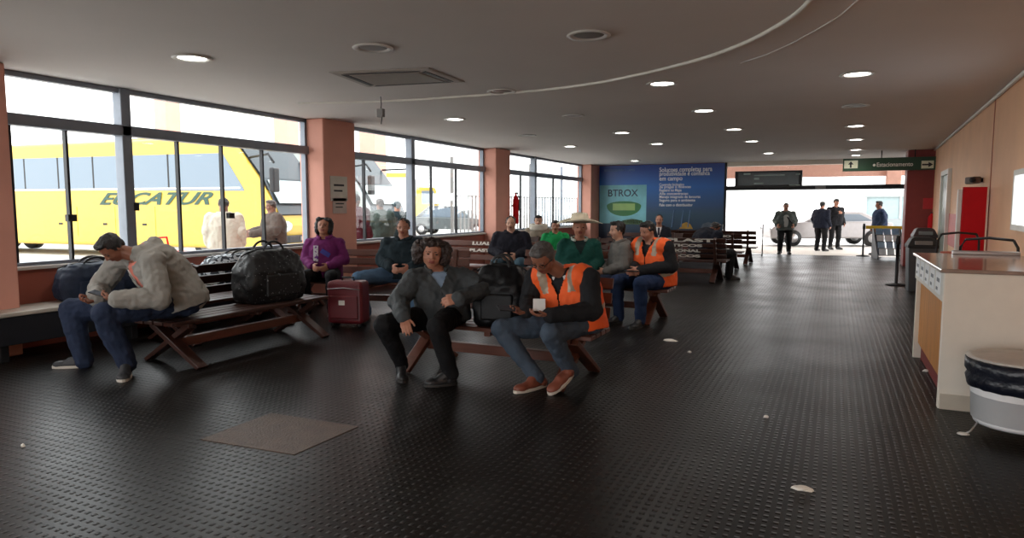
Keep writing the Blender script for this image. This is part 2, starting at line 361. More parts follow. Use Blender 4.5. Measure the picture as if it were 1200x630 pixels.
class Person:
    def __init__(s, label, J, cat='person', w=1.15, bulk=1., hunch=.05, belly=0., head=None, vox=.012, group=None):
        s.J = J = {k: V(p) for k, p in J.items()}; s.w = w; s.bulk = bulk; s.vox = vox; s.hunch = hunch; s.belly = belly
        s.U = (J['neck'] - J['hip']).normalized(); r = J['shR'] - J['shL']; s.R = (r - s.U * r.dot(s.U)).normalized(); s.Fd = s.U.cross(s.R)
        s.sw = (J['shR'] - J['shL']).length
        hd = dict(yaw=0, pitch=0, roll=0, h=.24, wk=1.); hd.update(head or {}); s.hd = hd
        f = camdir(J['head'], hd['yaw']); z = V((0, 0, 1)); rt = f.cross(z)
        rot = ROT(f, hd['roll']) @ ROT(rt, -hd['pitch']); s.hF = rot @ f; s.hU = rot @ z; s.hR = s.hF.cross(s.hU)
        s.Hh = hd['h']; s.hc = J['head']
        hr = s.R * .095 * w; s.hipR, s.hipL = J['hip'] + hr, J['hip'] - hr
        lo = min([J['toeL'].z, J['toeR'].z]); mid = (J['anL'] + J['anR'] + J['hip']) / 3
        s.root = thing('person', label, cat, (mid.x, mid.y, 0), 0, group); s.O = s.root.location.copy()
    def hp(s, r, f, u): return s.hc + (s.hR * r * s.hd['wk'] + s.hF * f + s.hU * u) * s.Hh
    def spine(s, t):
        J = s.J; m = (J['hip'] + J['neck']) / 2 - s.Fd * s.hunch
        if t < 0: return J['hip'] + (m - J['hip']).normalized() * t * (J['neck'] - J['hip']).length
        return J['hip'] * (1 - t) ** 2 + m * 2 * t * (1 - t) + J['neck'] * t * t
    def torso(s, mb, t0, t1, k=1., add=0., n=9):
        rings = []
        for i in range(n):
            t = lerp(t0, t1, i / (n - 1)); a, b = section(t); kk = s.w * s.bulk * k
            if .5 < t < .74: a = max(a, s.sw * .5 * .90 / (s.w * s.bulk))
            a = a * kk + add; b = b * kk + add; c = s.spine(t); d = (s.spine(t + .05) - s.spine(t - .05)).normalized(); F_ = d.cross(s.R).normalized()
            fb = s.belly * math.exp(-((t - .28) / .25) ** 2)
            rings.append([c + s.R * a * math.copysign(abs(math.cos(q)) ** .8, math.cos(q)) + F_ * (b * math.copysign(abs(math.sin(q)) ** .8, math.sin(q)) + (fb if math.sin(q) > 0 else 0) * max(0, math.sin(q))) for q in [2 * math.pi * j / 20 for j in range(20)]])
        return mb.loft(rings)
    def tf(s, p):                                                # torso coordinates: t along the spine, side, front
        J = s.J; t = (p - J['hip']).dot(s.U) / (J['neck'] - J['hip']).length; c = s.spine(max(-.2, min(1.1, t))); q = p - c
        return t, q.dot(s.R), q.dot(s.Fd)
    def put(s, bm, name, m, parent=None, mif=None, smooth=True):
        if mif:
            for f in bm.faces: f.material_index = mif(f.calc_center_median())
        mb = MB(); mb.bm.free(); mb.bm = bm; o = mb.build(name, m, parent or s.root, smooth=smooth, origin=s.O); return o
    def hand(s, mb, side, d, n, curl, thumb=40, sc=1.0):
        J = s.J; wr = J['wr' + side]; d = V(d).normalized(); n = V(n); n = (n - d * n.dot(d)).normalized(); x = d.cross(n)      # x: across the palm
        if side == 'L': x = -x
        # x now points to the thumb side for the right hand palm-normal n
        k = sc * s.w * .97; kn = []
        for i, (o, L, r) in enumerate(((.033, .070, .0098), (.011, .078, .0102), (-.011, .072, .0098), (-.032, .056, .0088))):
            b = wr + (d * (.088 - abs(o - .005) * .2) + x * o) * k; mb.cap(wr + (d * .015 + x * o * .6) * k, b, .0155 * k, .0125 * k, 8); p = b
            a = curl * .7
            for f, rr in ((.45, 1.), (.31, .94), (.24, .85)):
                q = p + (d * math.cos(math.radians(a)) + n * math.sin(math.radians(a)) + x * (o * 1.2)) * L * f * k * 1.05
                mb.cap(p, q, r * rr * k, r * rr * .94 * k, 8); p = q; a += curl
        p = wr + (d * .025 + x * .03) * k; a = math.radians(thumb)
        q = p + (d * math.cos(a) + x * math.sin(a) + n * .35).normalized() * .042 * k; mb.cap(p, q, .0155 * k, .0125 * k, 8)
        a *= .55; e = q + (d * math.cos(a) + x * math.sin(a) + n * .45).normalized() * .034 * k; mb.cap(q, e, .0118 * k, .010 * k, 8)
    def body(s, skin, hands=None, vox=None, hands_default=35):
        J = s.J; w = s.w; mb = MB(); H_ = s.Hh; R, F_, U = s.hR * s.hd['wk'], s.hF, s.hU
        def e(c, r, f, u, sub=2): mb.ell(s.hp(*c), R * r * H_, F_ * f * H_, U * u * H_, sub)
        e((0, -.04, .12), .325, .40, .385, 3); e((0, .09, -.10), .275, .275, .36, 3); e((0, .15, -.36), .17, .155, .13); e((0, .02, -.25), .26, .26, .18)
        for q in (-1, 1):
            e((q * .145, .20, -.13), .12, .12, .12); e((q * .325, -.03, -.03), .035, .075, .12)
            e((q * .06, .375, -.115), .04, .045, .035)
        mb.cap(s.hp(0, .345, .05), s.hp(0, .425, -.10), .030 * H_ * 1.2, .052 * H_, 10)
        mb.cap(s.hp(-.16, .295, .085), s.hp(.16, .295, .085), .05 * H_, .05 * H_, 8)
        e((0, .335, -.225), .095, .04, .025); e((0, .33, -.275), .08, .04, .028)
        mb.cap(s.hp(0, -.08, -.25), J['neck'] - s.U * .02, .057 * w, .066 * w)
        s.torso(mb, -.1, .98, .84)
        for q in 'LR':
            sh, el, wr = J['sh' + q], J['el' + q], J['wr' + q]
            mb.cap(s.spine(.86), sh, .075, .052 * w); mb.cap(sh, el, .05 * w, .041 * w); mb.cap(el, wr, .041 * w, .027 * w)
            hp = s.hipR if q == 'R' else s.hipL
            mb.cap(hp, J['kn' + q], .082 * w, .058 * w); mb.cap(J['kn' + q], J['an' + q], .054 * w, .037 * w)
            e_ = J['an' + q].lerp(J['toe' + q], .6); e_.z = J['toe' + q].z + .04; mb.cap(J['an' + q].lerp(e_, .15) - V((0, 0, .03)), e_, .026 * w, .02 * w)
            h = (hands or {}).get(q); d = (wr - el).normalized()
            if h: s.hand(mb, q, h.get('d', d), h.get('n', -s.Fd), h.get('curl', hands_default), h.get('thumb', 40), h.get('sc', 1.))
            else: s.hand(mb, q, d, (s.R if q == 'L' else -s.R) - V((0, 0, .2)), hands_default)
        bm = remesh(mb.bm, vox or s.vox, 2)
        iH = 1 / s.Hh
        def mif(p):
            q = p - s.hc; r, f, u = q.dot(s.hR) * iH, q.dot(s.hF) * iH, q.dot(s.hU) * iH
            return 1 if f > .30 and abs(r) < .10 and -.31 < u < -.20 else 0
        o = s.put(bm, 'body', [skin, LIP], None, mif)
        for q in (-1, 1):
            m = MB(); m.ell(s.hp(q * .125, .318, .015), R * .050 * H_, F_ * .03 * H_, U * .026 * H_, 2); m.build('eye', EYE, s.root, True, origin=s.O)
        return o
    def hair(s, style, m, amp=.01):
        mb = MB(); H_ = s.Hh; R, F_, U = s.hR * s.hd['wk'], s.hF, s.hU
        def e(c, r, f, u, sub=3): mb.ell(s.hp(*c), R * r * H_, F_ * f * H_, U * u * H_, sub)
        e((0, -.10, .17), .352, .405, .37)
        if style in ('short', 'crop'):
            for q in (-1, 1): e((q * .29, -.06, .10), .075, .16, .2)
            e((0, -.33, -.05), .22, .12, .24)
            if style == 'short': e((0, .16, .40), .26, .20, .13)
        if style == 'bushy':
            e((0, .05, .40), .40, .32, .18)
            for q in (-1, 1): e((q * .42, -.06, .10), .22, .26, .36); e((q * .42, -.08, -.14), .19, .24, .28)
            e((0, -.3, 0), .42, .22, .42)
        if style == 'long':
            for q in (-1, 1): e((q * .33, -.08, -.02), .16, .24, .46); e((q * .20, .12, .38), .22, .2, .14)
            e((0, -.28, -.15), .34, .2, .55)
        bm = remesh(mb.bm, max(s.vox * .8, .007), 2); wrinkle(bm, amp * 1.2, 28, amp, 75)
        o = s.put(bm, 'hair', m)
        for q in (-1, 1):
            b = MB(); b.cap(s.hp(q * .07, .345, .10), s.hp(q * .20, .295, .105), .018 * H_, .014 * H_, 6); b.build('eyebrow', m, s.root, True, origin=s.O)
        return o
    def glasses(s, m):
        b = MB(); H_ = s.Hh
        for q in (-1, 1):
            pts = [s.hp(q * .14 + .085 * math.cos(t), .37, .01 + .065 * math.sin(t)) for t in [2 * math.pi * i / 14 for i in range(15)]]
            b.tube(pts, .0028, 6); b.tube([s.hp(q * .22, .36, .03), s.hp(q * .33, .05, .02)], .0026, 6)
        b.tube([s.hp(-.055, .375, .02), s.hp(.055, .375, .02)], .0026, 6); b.build('glasses', m, s.root, True, origin=s.O)
    def top(s, name, m, add=.02, sleeves=True, caps=True, capk=1., t0=-.14, t1=.97, sl=(.074, .062, .05), cut=None, amp=.009, mif=None, cuff=1.0, vox=None, drape=None):
        mb = MB(); J = s.J; w = s.w * s.bulk; s.torso(mb, t0, t1, 1., add)
        for q in 'LR':
            sh, el, wr = J['sh' + q], J['el' + q], J['wr' + q]
            if sleeves:
                mb.cap(s.spine(.93), s.spine(.86).lerp(sh, .65), .06 * w, .07 * w); mb.cap(s.spine(.8), sh, .08 * w, sl[0] * .93 * w); mb.cap(sh, el, sl[0] * .93 * w, sl[1] * w); mb.cap(el, el.lerp(wr, cuff * .96), sl[1] * w, sl[2] * w)
            elif caps:
                mb.cap(s.spine(.94), s.spine(.88).lerp(sh, .7), .062 * w * capk, .078 * w * capk)
                mb.cap(s.spine(.86).lerp(sh, .72), s.spine(.5).lerp(el, .18), .095 * w * capk, .09 * w * capk)
        if drape: drape(mb)
        bm = remesh(mb.bm, vox or s.vox, 2); wrinkle(bm, amp, 9, amp * .55, 24)
        if cut:
            dl = [f for f in bm.faces if cut(*s.tf(f.calc_center_median()), f.calc_center_median())]
            bmesh.ops.delete(bm, geom=dl, context='FACES')
        return s.put(bm, name, m, None, mif)
    def collar(s, m, r=.075, hgt=.05, tilt=.02, name='collar', gap=.0):
        J = s.J; mb = MB(); n = 22; c0 = J['neck'] - s.U * .02 + s.Fd * .0; prof = []
        axF = s.Fd; rings = []
        for i in range(n + 1):
            t = math.pi / 2 + gap + (2 * math.pi - 2 * gap) * i / n; o = s.R * math.cos(t) + axF * math.sin(t)
            b = c0 + o * r * s.w; fall = s.U * (-.03 * max(0, math.sin(t)))
            rings.append([b + fall, b + s.U * hgt + o * .008 + fall, b + s.U * hgt + o * .022 + fall, b + o * .03 + fall])
        mb.loft(rings, cap=True); return mb.build(name, m, s.root, True, origin=s.O)
    def trousers(s, m, k=1., amp=.008, name='trousers', hem=.058, skirt=False):
        mb = MB(); J = s.J; w = s.w * k; s.torso(mb, -.16, .18, 1., .006, 5)
        mb.cap(s.hipR, s.hipL, .115 * w)
        for q in 'LR':
            hp = s.hipR if q == 'R' else s.hipL; kn, an = J['kn' + q], J['an' + q]
            mid = hp.lerp(kn, .5); mb.cap(hp, mid, .108 * w, .094 * w); mb.cap(mid, kn, .094 * w, .076 * w)
            mb.cap(kn, kn.lerp(an, .35), .076 * w, .072 * w); mb.cap(kn.lerp(an, .35), an - (kn - an) * .03, .072 * w, hem * w)
        bm = remesh(mb.bm, s.vox, 2); wrinkle(bm, amp, 10, amp * .5, 26); return s.put(bm, name, m)
    def shoes(s, m, sole, k=1., sock=None):
        J = s.J
        for q in 'LR':
            an, toe = J['an' + q], J['toe' + q]; 
            f = toe - an; ds = 0
            fz = J.get('heel' + q)
            heel = fz if fz is not None else V((an.x, an.y, toe.z)) - V((f.x, f.y, 0)).normalized() * .055
            f = (toe - heel).normalized(); x = f.cross(V((0, 0, 1))).normalized(); u = x.cross(f); L = (toe - heel).length; w = s.w * k
            mb = MB()
            mb.ell(heel + f * .045 + u * .045, x * .042 * w, f * .05, u * .05); mb.ell(heel + f * L * .5 + u * .04, x * .045 * w, f * L * .36, u * .046)
            mb.ell(heel + f * (L - .075) + u * .035, x * .052 * w, f * .078, u * .038); mb.cap(heel + f * .06 + u * .05, an + (J['kn' + q] - an) * .05, .045 * w, .045 * w); mb.cap(an, heel + f * L * .52 + u * .055, .044 * w, .04 * w)
            bm = remesh(mb.bm, max(.008, s.vox * .8), 2)
            for v in bm.verts:
                h = (v.co - heel).dot(u)
                if h < .012: v.co += u * (.012 - h)
            o = s.put(bm, 'shoe', m)
            mb = MB(); out = []
            for i in range(18):
                t = 2 * math.pi * i / 18; c, sn = math.cos(t), math.sin(t); wd = (.05 + .012 * c) * w
                out.append(heel + f * (L / 2 + c * (L / 2 + .008)) + x * sn * wd)
            mb.prism(out, u * .026); mb.build('sole', sole, o, origin=s.O, bevel=.004)
            sock = sock or SOCK
            if sock: b = MB(); b.cap(an - V((0, 0, .0)), an + (J['kn' + q] - an) * .13, .05 * s.w, .054 * s.w); b.build('sock', sock, s.root, True, origin=s.O)
# joint templates (r, f, u) for figures further away
STAND = dict(hip=(0, 0, .93), neck=(0, .02, 1.46), head=(0, .05, 1.605), shR=(.178, 0, 1.36), shL=(-.178, 0, 1.36), elR=(.215, -.04, 1.12), elL=(-.215, -.04, 1.12), wrR=(.215, .08, .90), wrL=(-.215, .08, .90),
             knR=(.10, .04, .5), knL=(-.10, .04, .5), anR=(.11, -.01, .09), anL=(-.11, -.01, .09), toeR=(.14, .19, 0), toeL=(-.14, .19, 0))
SIT = dict(hip=(0, 0, .55), neck=(0, .03, 1.09), head=(0, .07, 1.225), shR=(.178, .02, .985), shL=(-.178, .02, .985), elR=(.235, .04, .76), elL=(-.235, .04, .76), wrR=(.1, .27, .68), wrL=(-.1, .27, .68),
           knR=(.16, .46, .56), knL=(-.16, .46, .56), anR=(.15, .43, .1), anL=(-.15, .43, .1), toeR=(.18, .62, 0), toeL=(-.18, .62, 0))
def pose(tpl, base, face, s=1., w=1.15, **over):
    base = V(base); f = V(face).normalized(); r = f.cross(V((0, 0, 1))); t = dict(tpl); t.update(over)
    if 'headp' in t: t['head'] = t.pop('headp')
    return {k: (base + (r * p[0] + f * p[1]) * (s * (w if k not in ('head',) else 1)) + V((0, 0, p[2] * s))) for k, p in t.items()}
def gp(u, d):
    p = at(u, 242, d); return V((p.x, p.y, 0))
def pxj(**k): return {n: at(*p) for n, p in k.items()}
def vdir(r, f, u): return RT * r + FH * f + V((0, 0, u))         # image right, away, up
SOLEW = mat('pale_sole', rgb(200, 192, 180), .6); SOLED = mat('dark_sole', rgb(40, 38, 36), .6)
SHB = mat('shoe_black', rgb(26, 26, 28), .45); SHBR = mat('shoe_brown', rgb(128, 70, 52), .5)
JEAN = cloth('jeans_navy', rgb(40, 50, 72)); JEAN2 = cloth('jeans_grey_blue', rgb(70, 82, 96)); JEAN3 = cloth('jeans_blue', rgb(84, 112, 140)); BLK = cloth('black', rgb(22, 22, 24)); DGR = cloth('dark_charcoal', rgb(34, 35, 38))
ORV = mat('hi_vis_orange', (1.0, .13, .02), .75, var=.05, bump=.2, bscale=60); REFL = mat('reflective_tape', rgb(176, 160, 140), .4, .2)
BADGE = mat('badge_card', rgb(226, 226, 224), .35)
def phone(name, p, d, n, label):
    d = V(d).normalized(); n = V(n); n = (n - d * n.dot(d)).normalized(); x = d.cross(n); p = V(p)
    r = thing('phone', label, 'phone', p)
    m = Matrix((x, d, n)).transposed()
    b = MB(); b.box((-.04, -.08, -.005), (.04, .08, .005)); bmesh.ops.rotate(b.bm, verts=b.bm.verts, matrix=m); b.build('phone_body', M['dark'], r, bevel=.003)
    b = MB(); b.box((-.036, -.072, .0045), (.036, .072, .0062)); bmesh.ops.rotate(b.bm, verts=b.bm.verts, matrix=m); b.build('screen', mat('phone_screen', rgb(60, 66, 76), .12), r)
    return r
# ---- man in the grey hoodie, bent over his phone, at the left
J = pxj(hip=(211, 352, 6.75), neck=(157, 297, 6.5), head=(131, 291, 6.42), shL=(180, 306, 6.33), shR=(141, 302, 6.68), elL=(186, 350, 6.25), wrL=(137, 350, 6.12),
        elR=(118, 336, 6.8), wrR=(113, 350, 6.45), knL=(122, 368, 6.12), knR=(84, 364, 6.62), anL=(148, 424, 6.30), anR=(98, 421, 6.62))
J['toeL'] = onz(143, 448); J['toeR'] = onz(62, 431)
p = Person('man in a grey hoodie and navy jeans bent over his phone at left', J, w=1.18, bulk=1.25, hunch=.13, head=dict(yaw=-62, pitch=52, roll=0, h=.262, wk=1.12), vox=.009)
p.body(SK['b'], dict(L=dict(d=vdir(-1, .15, .0), n=vdir(0, .5, .9), curl=42), R=dict(d=vdir(-.45, -.75, -.1), n=vdir(.3, -.2, .9), curl=42)), vox=.0065)
p.hair('short', HAIR['black'], .005)
HOOD = cloth('hoodie_grey', rgb(150, 147, 140), .08)
def hood(mb):
    for q in (-1, 1): mb.cap(p.spine(.98) + p.R * q * .10 - p.Fd * .02, p.spine(.90) - p.Fd * .16 + p.R * q * .06, .07, .075)
    mb.cap(p.spine(.93) - p.Fd * .16 - p.R * .1, p.spine(.93) - p.Fd * .16 + p.R * .1, .07, .07)
    mb.cap(p.spine(.0) - p.R * .12 - p.Fd * .05, p.spine(.0) + p.R * .12 - p.Fd * .05, .17, .17)
p.top('hoodie', HOOD, .03, cut=lambda t, s_, f, q: f > .02 and abs(s_) < .05 and .3 < t < .95, amp=.016, drape=hood, sl=(.085, .078, .058))
p.top('tshirt', cloth('tshirt_coral', rgb(214, 128, 112), .2), .018, sleeves=False, caps=False, t0=-.05)
b = MB(); b.tube([p.spine(.86) + p.Fd * .16 + p.R * .05, p.spine(.7) + p.Fd * .20 + p.R * .06, p.spine(.52) + p.Fd * .2 + p.R * .055], .006); b.build('drawstring', M['white'], p.root, True, origin=p.O)
p.trousers(JEAN, 1.28, .014); p.shoes(mat('shoe_charcoal', rgb(52, 52, 54), .6), SOLEW)
phone('phone', J['wrL'] + vdir(-.17, .02, .045), vdir(-.9, .1, .25), vdir(.35, -.2, .9), 'dark phone in the hands of the man in the grey hoodie')
# ---- man in grey jacket facing us
J = pxj(hip=(519, 369, 6.38), neck=(512, 313, 6.28), head=(506, 297, 6.16), shR=(484, 327, 6.2), shL=(542, 326, 6.3), elR=(467, 353, 6.12), wrR=(473, 372, 5.85), elL=(573, 338, 6.25), wrL=(538, 350, 5.88),
        knR=(450, 380, 5.86), knL=(512, 383, 5.78), anR=(470, 425, 6.2), anL=(528, 436, 5.95))
J['toeR'] = onz(472, 449); J['toeL'] = onz(497, 453)
p = Person('bushy-haired man in a charcoal zip jacket facing us on the front bench', J, w=1.12, bulk=1.12, hunch=.04, belly=.05, head=dict(yaw=4, pitch=4, roll=-5, h=.252, wk=1.14), vox=.009)
p.body(SK['a'], dict(R=dict(d=vdir(.25, -.6, -.55), n=vdir(.1, .5, -.8), curl=22), L=dict(d=vdir(-.75, -.15, -.12), n=vdir(-.1, .9, -.5), curl=30, thumb=30)), vox=.0065)
p.hair('bushy', HAIR['brown'], .012)
JK = cloth('jacket_charcoal', rgb(66, 70, 72), .12, .7)
p.top('jacket', JK, .03, cut=lambda t, s_, f, q: f > .0 and abs(s_) < .085 * (t - .66) / .3 and t > .66, amp=.016, sl=(.088, .078, .058))
p.top('shirt', cloth('shirt_pale_blue', rgb(136, 158, 182), .1), .012, sleeves=False, caps=False, t0=.3)
p.collar(JK, .082, .05, gap=.55)
b = MB(); b.tube([p.spine(t) + p.Fd * (.185 + p.belly * math.exp(-((t - .28) / .25) ** 2)) for t in (.0, .15, .3, .45, .6, .66)], .006); b.build('zip', M['dark'], p.root, True, origin=p.O)
p.trousers(BLK, 1.08, .010); p.shoes(SHB, SOLED, sock=mat('sock_grey', rgb(170, 168, 164), .8))
# ---- man in the orange vest at the right end of the front bench
J = pxj(hip=(676, 378, 6.02), neck=(659, 318, 5.90), head=(636, 303, 5.78), shL=(690, 326, 5.72), shR=(627, 326, 6.02), elL=(694, 364, 5.62), wrL=(643, 369, 5.45), elR=(620, 354, 6.0), wrR=(617, 364, 5.62),
        knR=(587, 385, 5.86), knL=(645, 389, 5.52), anR=(627, 439, 5.86), anL=(668, 434, 5.86))
J['toeR'] = onz(603, 461); J['heelR'] = onz(640, 452); J['toeL'] = onz(644, 463); J['heelL'] = at(672, 438, 5.83)
p = Person('grey-haired man in an orange safety vest looking down at his phone on the front bench', J, w=1.12, bulk=1.08, hunch=.07, belly=.05, head=dict(yaw=-30, pitch=40, roll=0, h=.262, wk=1.12), vox=.009)
p.body(SK['b'], dict(L=dict(d=vdir(-.9, -.2, .0), n=vdir(.1, .2, .95), curl=28), R=dict(d=vdir(-.8, -.5, -.05), n=vdir(.2, -.1, .95), curl=30)), vox=.0065)
p.hair('short', HAIR['grey'], .006); p.glasses(M['dark'])
p.top('sweater', DGR, .012, amp=.01, sl=(.088, .076, .056))
def vest_cut(t, s_, f, q): return f > .02 and ((abs(s_) < .008 + .24 * max(0, t - .68)) and t > .15)
def vest_m(pp):
    t, s_, f = pp
    if .18 < t < .27 or (t > .72 and .10 < abs(s_) < .165): return 1
    return 0
p.top('safety_vest', [ORV, REFL], .045, sleeves=False, capk=1.16, t0=-.12, cut=vest_cut, amp=.012, mif=lambda q: vest_m(p.tf(q)))
p.collar(BADGE, .07, .03, gap=.5, name='shirt_collar')
b = at(632, 357, 5.48); m = MB(); m.obox(b - vdir(.05, 0, 0), b + vdir(.05, 0, 0), .012, .10); m.build('name_badge', BADGE, p.root, origin=p.O, bevel=.004)
p.trousers(JEAN2, 1.08, .012); p.shoes(SHBR, SOLEW)
phone('phone', J['wrR'] + vdir(-.16, -.10, .035), vdir(-.8, -.4, .1), vdir(.3, -.3, .9), 'dark phone in the hands of the grey-haired man in the orange vest')
# ---- seated further back
def seated(label, u, d, yaw, top, legs, skin, hair, style='short', head=None, w=1.2, s=1., vox=.012, shoes=SHB, mk=None, bulk=1.08, group=None, **over):
    b = gp(u, d); J = pose(SIT, b, camdir(b, yaw), s, w, **over)
    p = Person(label, J, w=w, bulk=bulk, hunch=.06, belly=.02, head=dict(dict(yaw=yaw, pitch=4, h=.245 * s, wk=1.1), **(head or {})), vox=vox)
    p.body(skin, vox=max(.0085, vox * .75))
    if style: p.hair(style, hair, .008)
    if mk: mk(p)
    else: p.top('jacket', top, .035, amp=.014, sl=(.088, .076, .058)); p.collar(top, .08, .04, gap=.4)
    p.trousers(legs, 1.06, .01); p.shoes(shoes, SOLED)
    return p
PUR = cloth('fleece_purple', rgb(112, 40, 98), .15)
def mk_purple(p):
    p.top('fleece', PUR, .02, amp=.014, sl=(.08, .07, .056)); p.collar(PUR, .08, .05, gap=.3)
    f = p.spine(.55) + p.Fd * .205; m = MB(); m.obox(f + p.R * .10 - p.U * .10, f + p.R * .09 + p.U * .13, .07, .012, p.Fd); m.build('print', pattern('white_print', rgb(230, 228, 236), rgb(120, 60, 150), 26, .52), p.root, origin=p.O, bevel=.004)
    f = p.spine(.55) + p.Fd * .198; m = MB(); m.obox(f - p.R * .10 - p.U * .02, f + p.R * .02 + p.U * .06, .07, .012, p.Fd); m.build('print', mat('blue_print', rgb(70, 70, 160), .7), p.root, origin=p.O, bevel=.004)
seated('woman in a purple fleece leaning back against the orange pillar behind the black bags', 380, 10.0, -12, None, BLK, SK['a'], HAIR['black'], 'long', dict(pitch=-10, roll=-4), mk=mk_purple, s=1.03, w=1.14, shoes=mat('sneaker_grey', rgb(150, 150, 152), .6))
TEAL = cloth('jacket_dark_teal', rgb(34, 46, 52), .35)
seated('man in a dark teal jacket and blue jeans seated behind the bushy-haired man', 473, 9.9, -8, TEAL, JEAN3, SK['a'], HAIR['black'], 'crop', dict(pitch=6), s=1.02, w=1.3, knR=(.42, .40, .55), anR=(.36, .36, .1), toeR=(.40, .54, 0))
NAVY = cloth('jacket_navy_black', rgb(30, 30, 40), .2)
seated('man in a navy black jacket leaning at the foot of the window pillar', 599, 12.2, -5, NAVY, cloth('jeans_teal', rgb(62, 86, 100)), SK['c'], HAIR['black'], 'crop', w=1.3, s=1.02, head=dict(wk=1.0))
def mk_scarf(p):
    p.top('coat', cloth('coat_beige', rgb(150, 138, 122), .2), .03, amp=.012)
    m = MB()
    for k in range(3): m.tube([p.J['neck'] + (p.R * math.cos(t) * .17 + p.Fd * math.sin(t) * .15) + p.U * (-.03 + .03 * k) for t in [2 * math.pi * i / 16 for i in range(17)]], .045)
    p.put(remesh(m.bm, .012, 2), 'scarf', cloth('scarf_cream', rgb(222, 214, 200)))
seated('dark-haired person wrapped in a cream scarf in front of the far window', 631, 15.6, 0, None, JEAN, SK['c'], HAIR['black'], 'short', mk=mk_scarf, w=1.25)
seated('person in a bright green shirt half hidden behind the straw hat brim', 651, 14.0, 0, cloth('shirt_green', rgb(30, 150, 84)), JEAN, SK['a'], HAIR['black'], 'short', w=1.15, s=.94)
GRN = cloth('jacket_green', rgb(24, 74, 66), .15)
HAT = mat('straw_hat', rgb(232, 222, 198), .8, bump=.3, bscale=120)
def mk_hatman(p):
    p.top('jacket', GRN, .03, amp=.014, cut=lambda t, s_, f, q: f > .0 and abs(s_) < .10 * (t - .6) / .35 and t > .6, sl=(.088, .076, .058))
    p.top('shirt', cloth('shirt_dark_green', rgb(30, 44, 44)), .01, sleeves=False, caps=False, t0=.3); p.collar(cloth('collar_pale', rgb(190, 200, 190)), .085, .03, gap=.6)
    c = p.hp(0, -.03, .30); m = MB(); rings = []
    for k, (r, z) in enumerate(((1.22, .03), (1.22, .06), (.8, -.03), (.50, .0), (.46, .30), (.40, .46), (.22, .50))):
        ring = []
        for i in range(28):
            t = 2 * math.pi * i / 28; up = (.14 if r > 1.1 else .03 if r > .9 else 0) * math.cos(2 * t)
            ring.append(c + (p.hR * math.cos(t) * r + p.hF * math.sin(t) * r * .85 + p.hU * (z + up * -1 + (.0))) * p.Hh)
        rings.append(ring)
    m.loft(rings); o = m.build('cowboy_hat', HAT, p.root, True, origin=p.O)
    m = MB(); m.loft([[c + (p.hR * math.cos(t) * .5 + p.hF * math.sin(t) * .43 + p.hU * z) * p.Hh for t in [2 * math.pi * i / 28 for i in range(28)]] for z in (.0, .07)], cap=False); m.build('hat_band', mat('hat_band', rgb(150, 132, 100), .7), o, True, origin=p.O)
seated('man in a dark green jacket and wide cream cowboy hat', 679, 9.5, 6, None, JEAN, SK['a'], HAIR['grey'], None, dict(pitch=2, wk=1.15, h=.26), mk=mk_hatman, w=1.12, s=1.03)
seated('person in a grey jacket in profile between the cowboy hat and the second orange vest', 729, 9.35, -70, cloth('jacket_mid_grey', rgb(112, 110, 106), .2), JEAN, SK['c'], HAIR['black'], 'short', w=.95, s=1.0)
def mk_vest2(p):
    p.top('sweater', DGR, .012, amp=.01, sl=(.09, .078, .058))
    p.top('safety_vest', [ORV, REFL], .045, sleeves=False, capk=1.16, t0=-.12, cut=vest_cut, amp=.012, mif=lambda q: vest_m(p.tf(q)))
p = seated('black-haired man in an orange safety vest turned to his neighbour on the second bench', 770, 9.15, -38, None, cloth('jeans_dark_blue', rgb(36, 52, 84)), SK['a'], HAIR['black'], 'short', dict(yaw=-48, pitch=14, wk=1.12), mk=mk_vest2, w=1.2, s=1.02, neck=(0, .10, 1.07), headp=(0.02, .17, 1.20), shR=(.19, .1, .99), shL=(-.19, .07, .99), wrR=(.02, .33, .70), wrL=(-.06, .36, .70))
b = MB(); c = p.J['wrL'].lerp(p.J['wrR'], .5) + p.Fd * .1 + p.U * .03; r = thing('tablet', 'dark tablet held by the black-haired man in the second orange vest', 'tablet', c); b.box((-.1, -.07, -.006), (.1, .07, .006)).build('tablet_body', M['dark'], r, bevel=.003); MB().box((-.092, -.062, .0055), (.092, .062, .0075)).build('screen', MC['phone_screen'], r)
SUIT = cloth('suit_dark', rgb(28, 32, 42))
def mk_suit(p):
    p.top('suit_jacket', SUIT, .025, cut=lambda t, s_, f, q: f > 0 and abs(s_) < .07 * (t - .45) / .5 and t > .45); p.top('shirt', cloth('shirt_white', rgb(224, 222, 220)), .006, sleeves=False, caps=False, t0=.2)
    m = MB(); m.obox(p.spine(.93) + p.Fd * .12, p.spine(.6) + p.Fd * .172, .05, .012, p.Fd); m.build('tie', mat('tie_dark', rgb(40, 34, 52), .6), p.root, origin=p.O)
seated('man in a dark suit and white shirt seated below the blue poster', 773, 16.6, -4, None, SUIT, SK['a'], HAIR['black'], 'crop', mk=mk_suit, w=1.1)
seated('person in a dark navy coat slumped forward at the end of the PLAST bench row', 822, 14.35, 125, cloth('coat_navy', rgb(15, 18, 30)), BLK, HAIR and SK['b'], HAIR['black'], 'short', dict(pitch=30, yaw=95), w=1.35, s=1.0, neck=(0, .18, 1.05), headp=(0, .36, 1.09), shR=(.22, .15, .96), shL=(-.22, .15, .96))
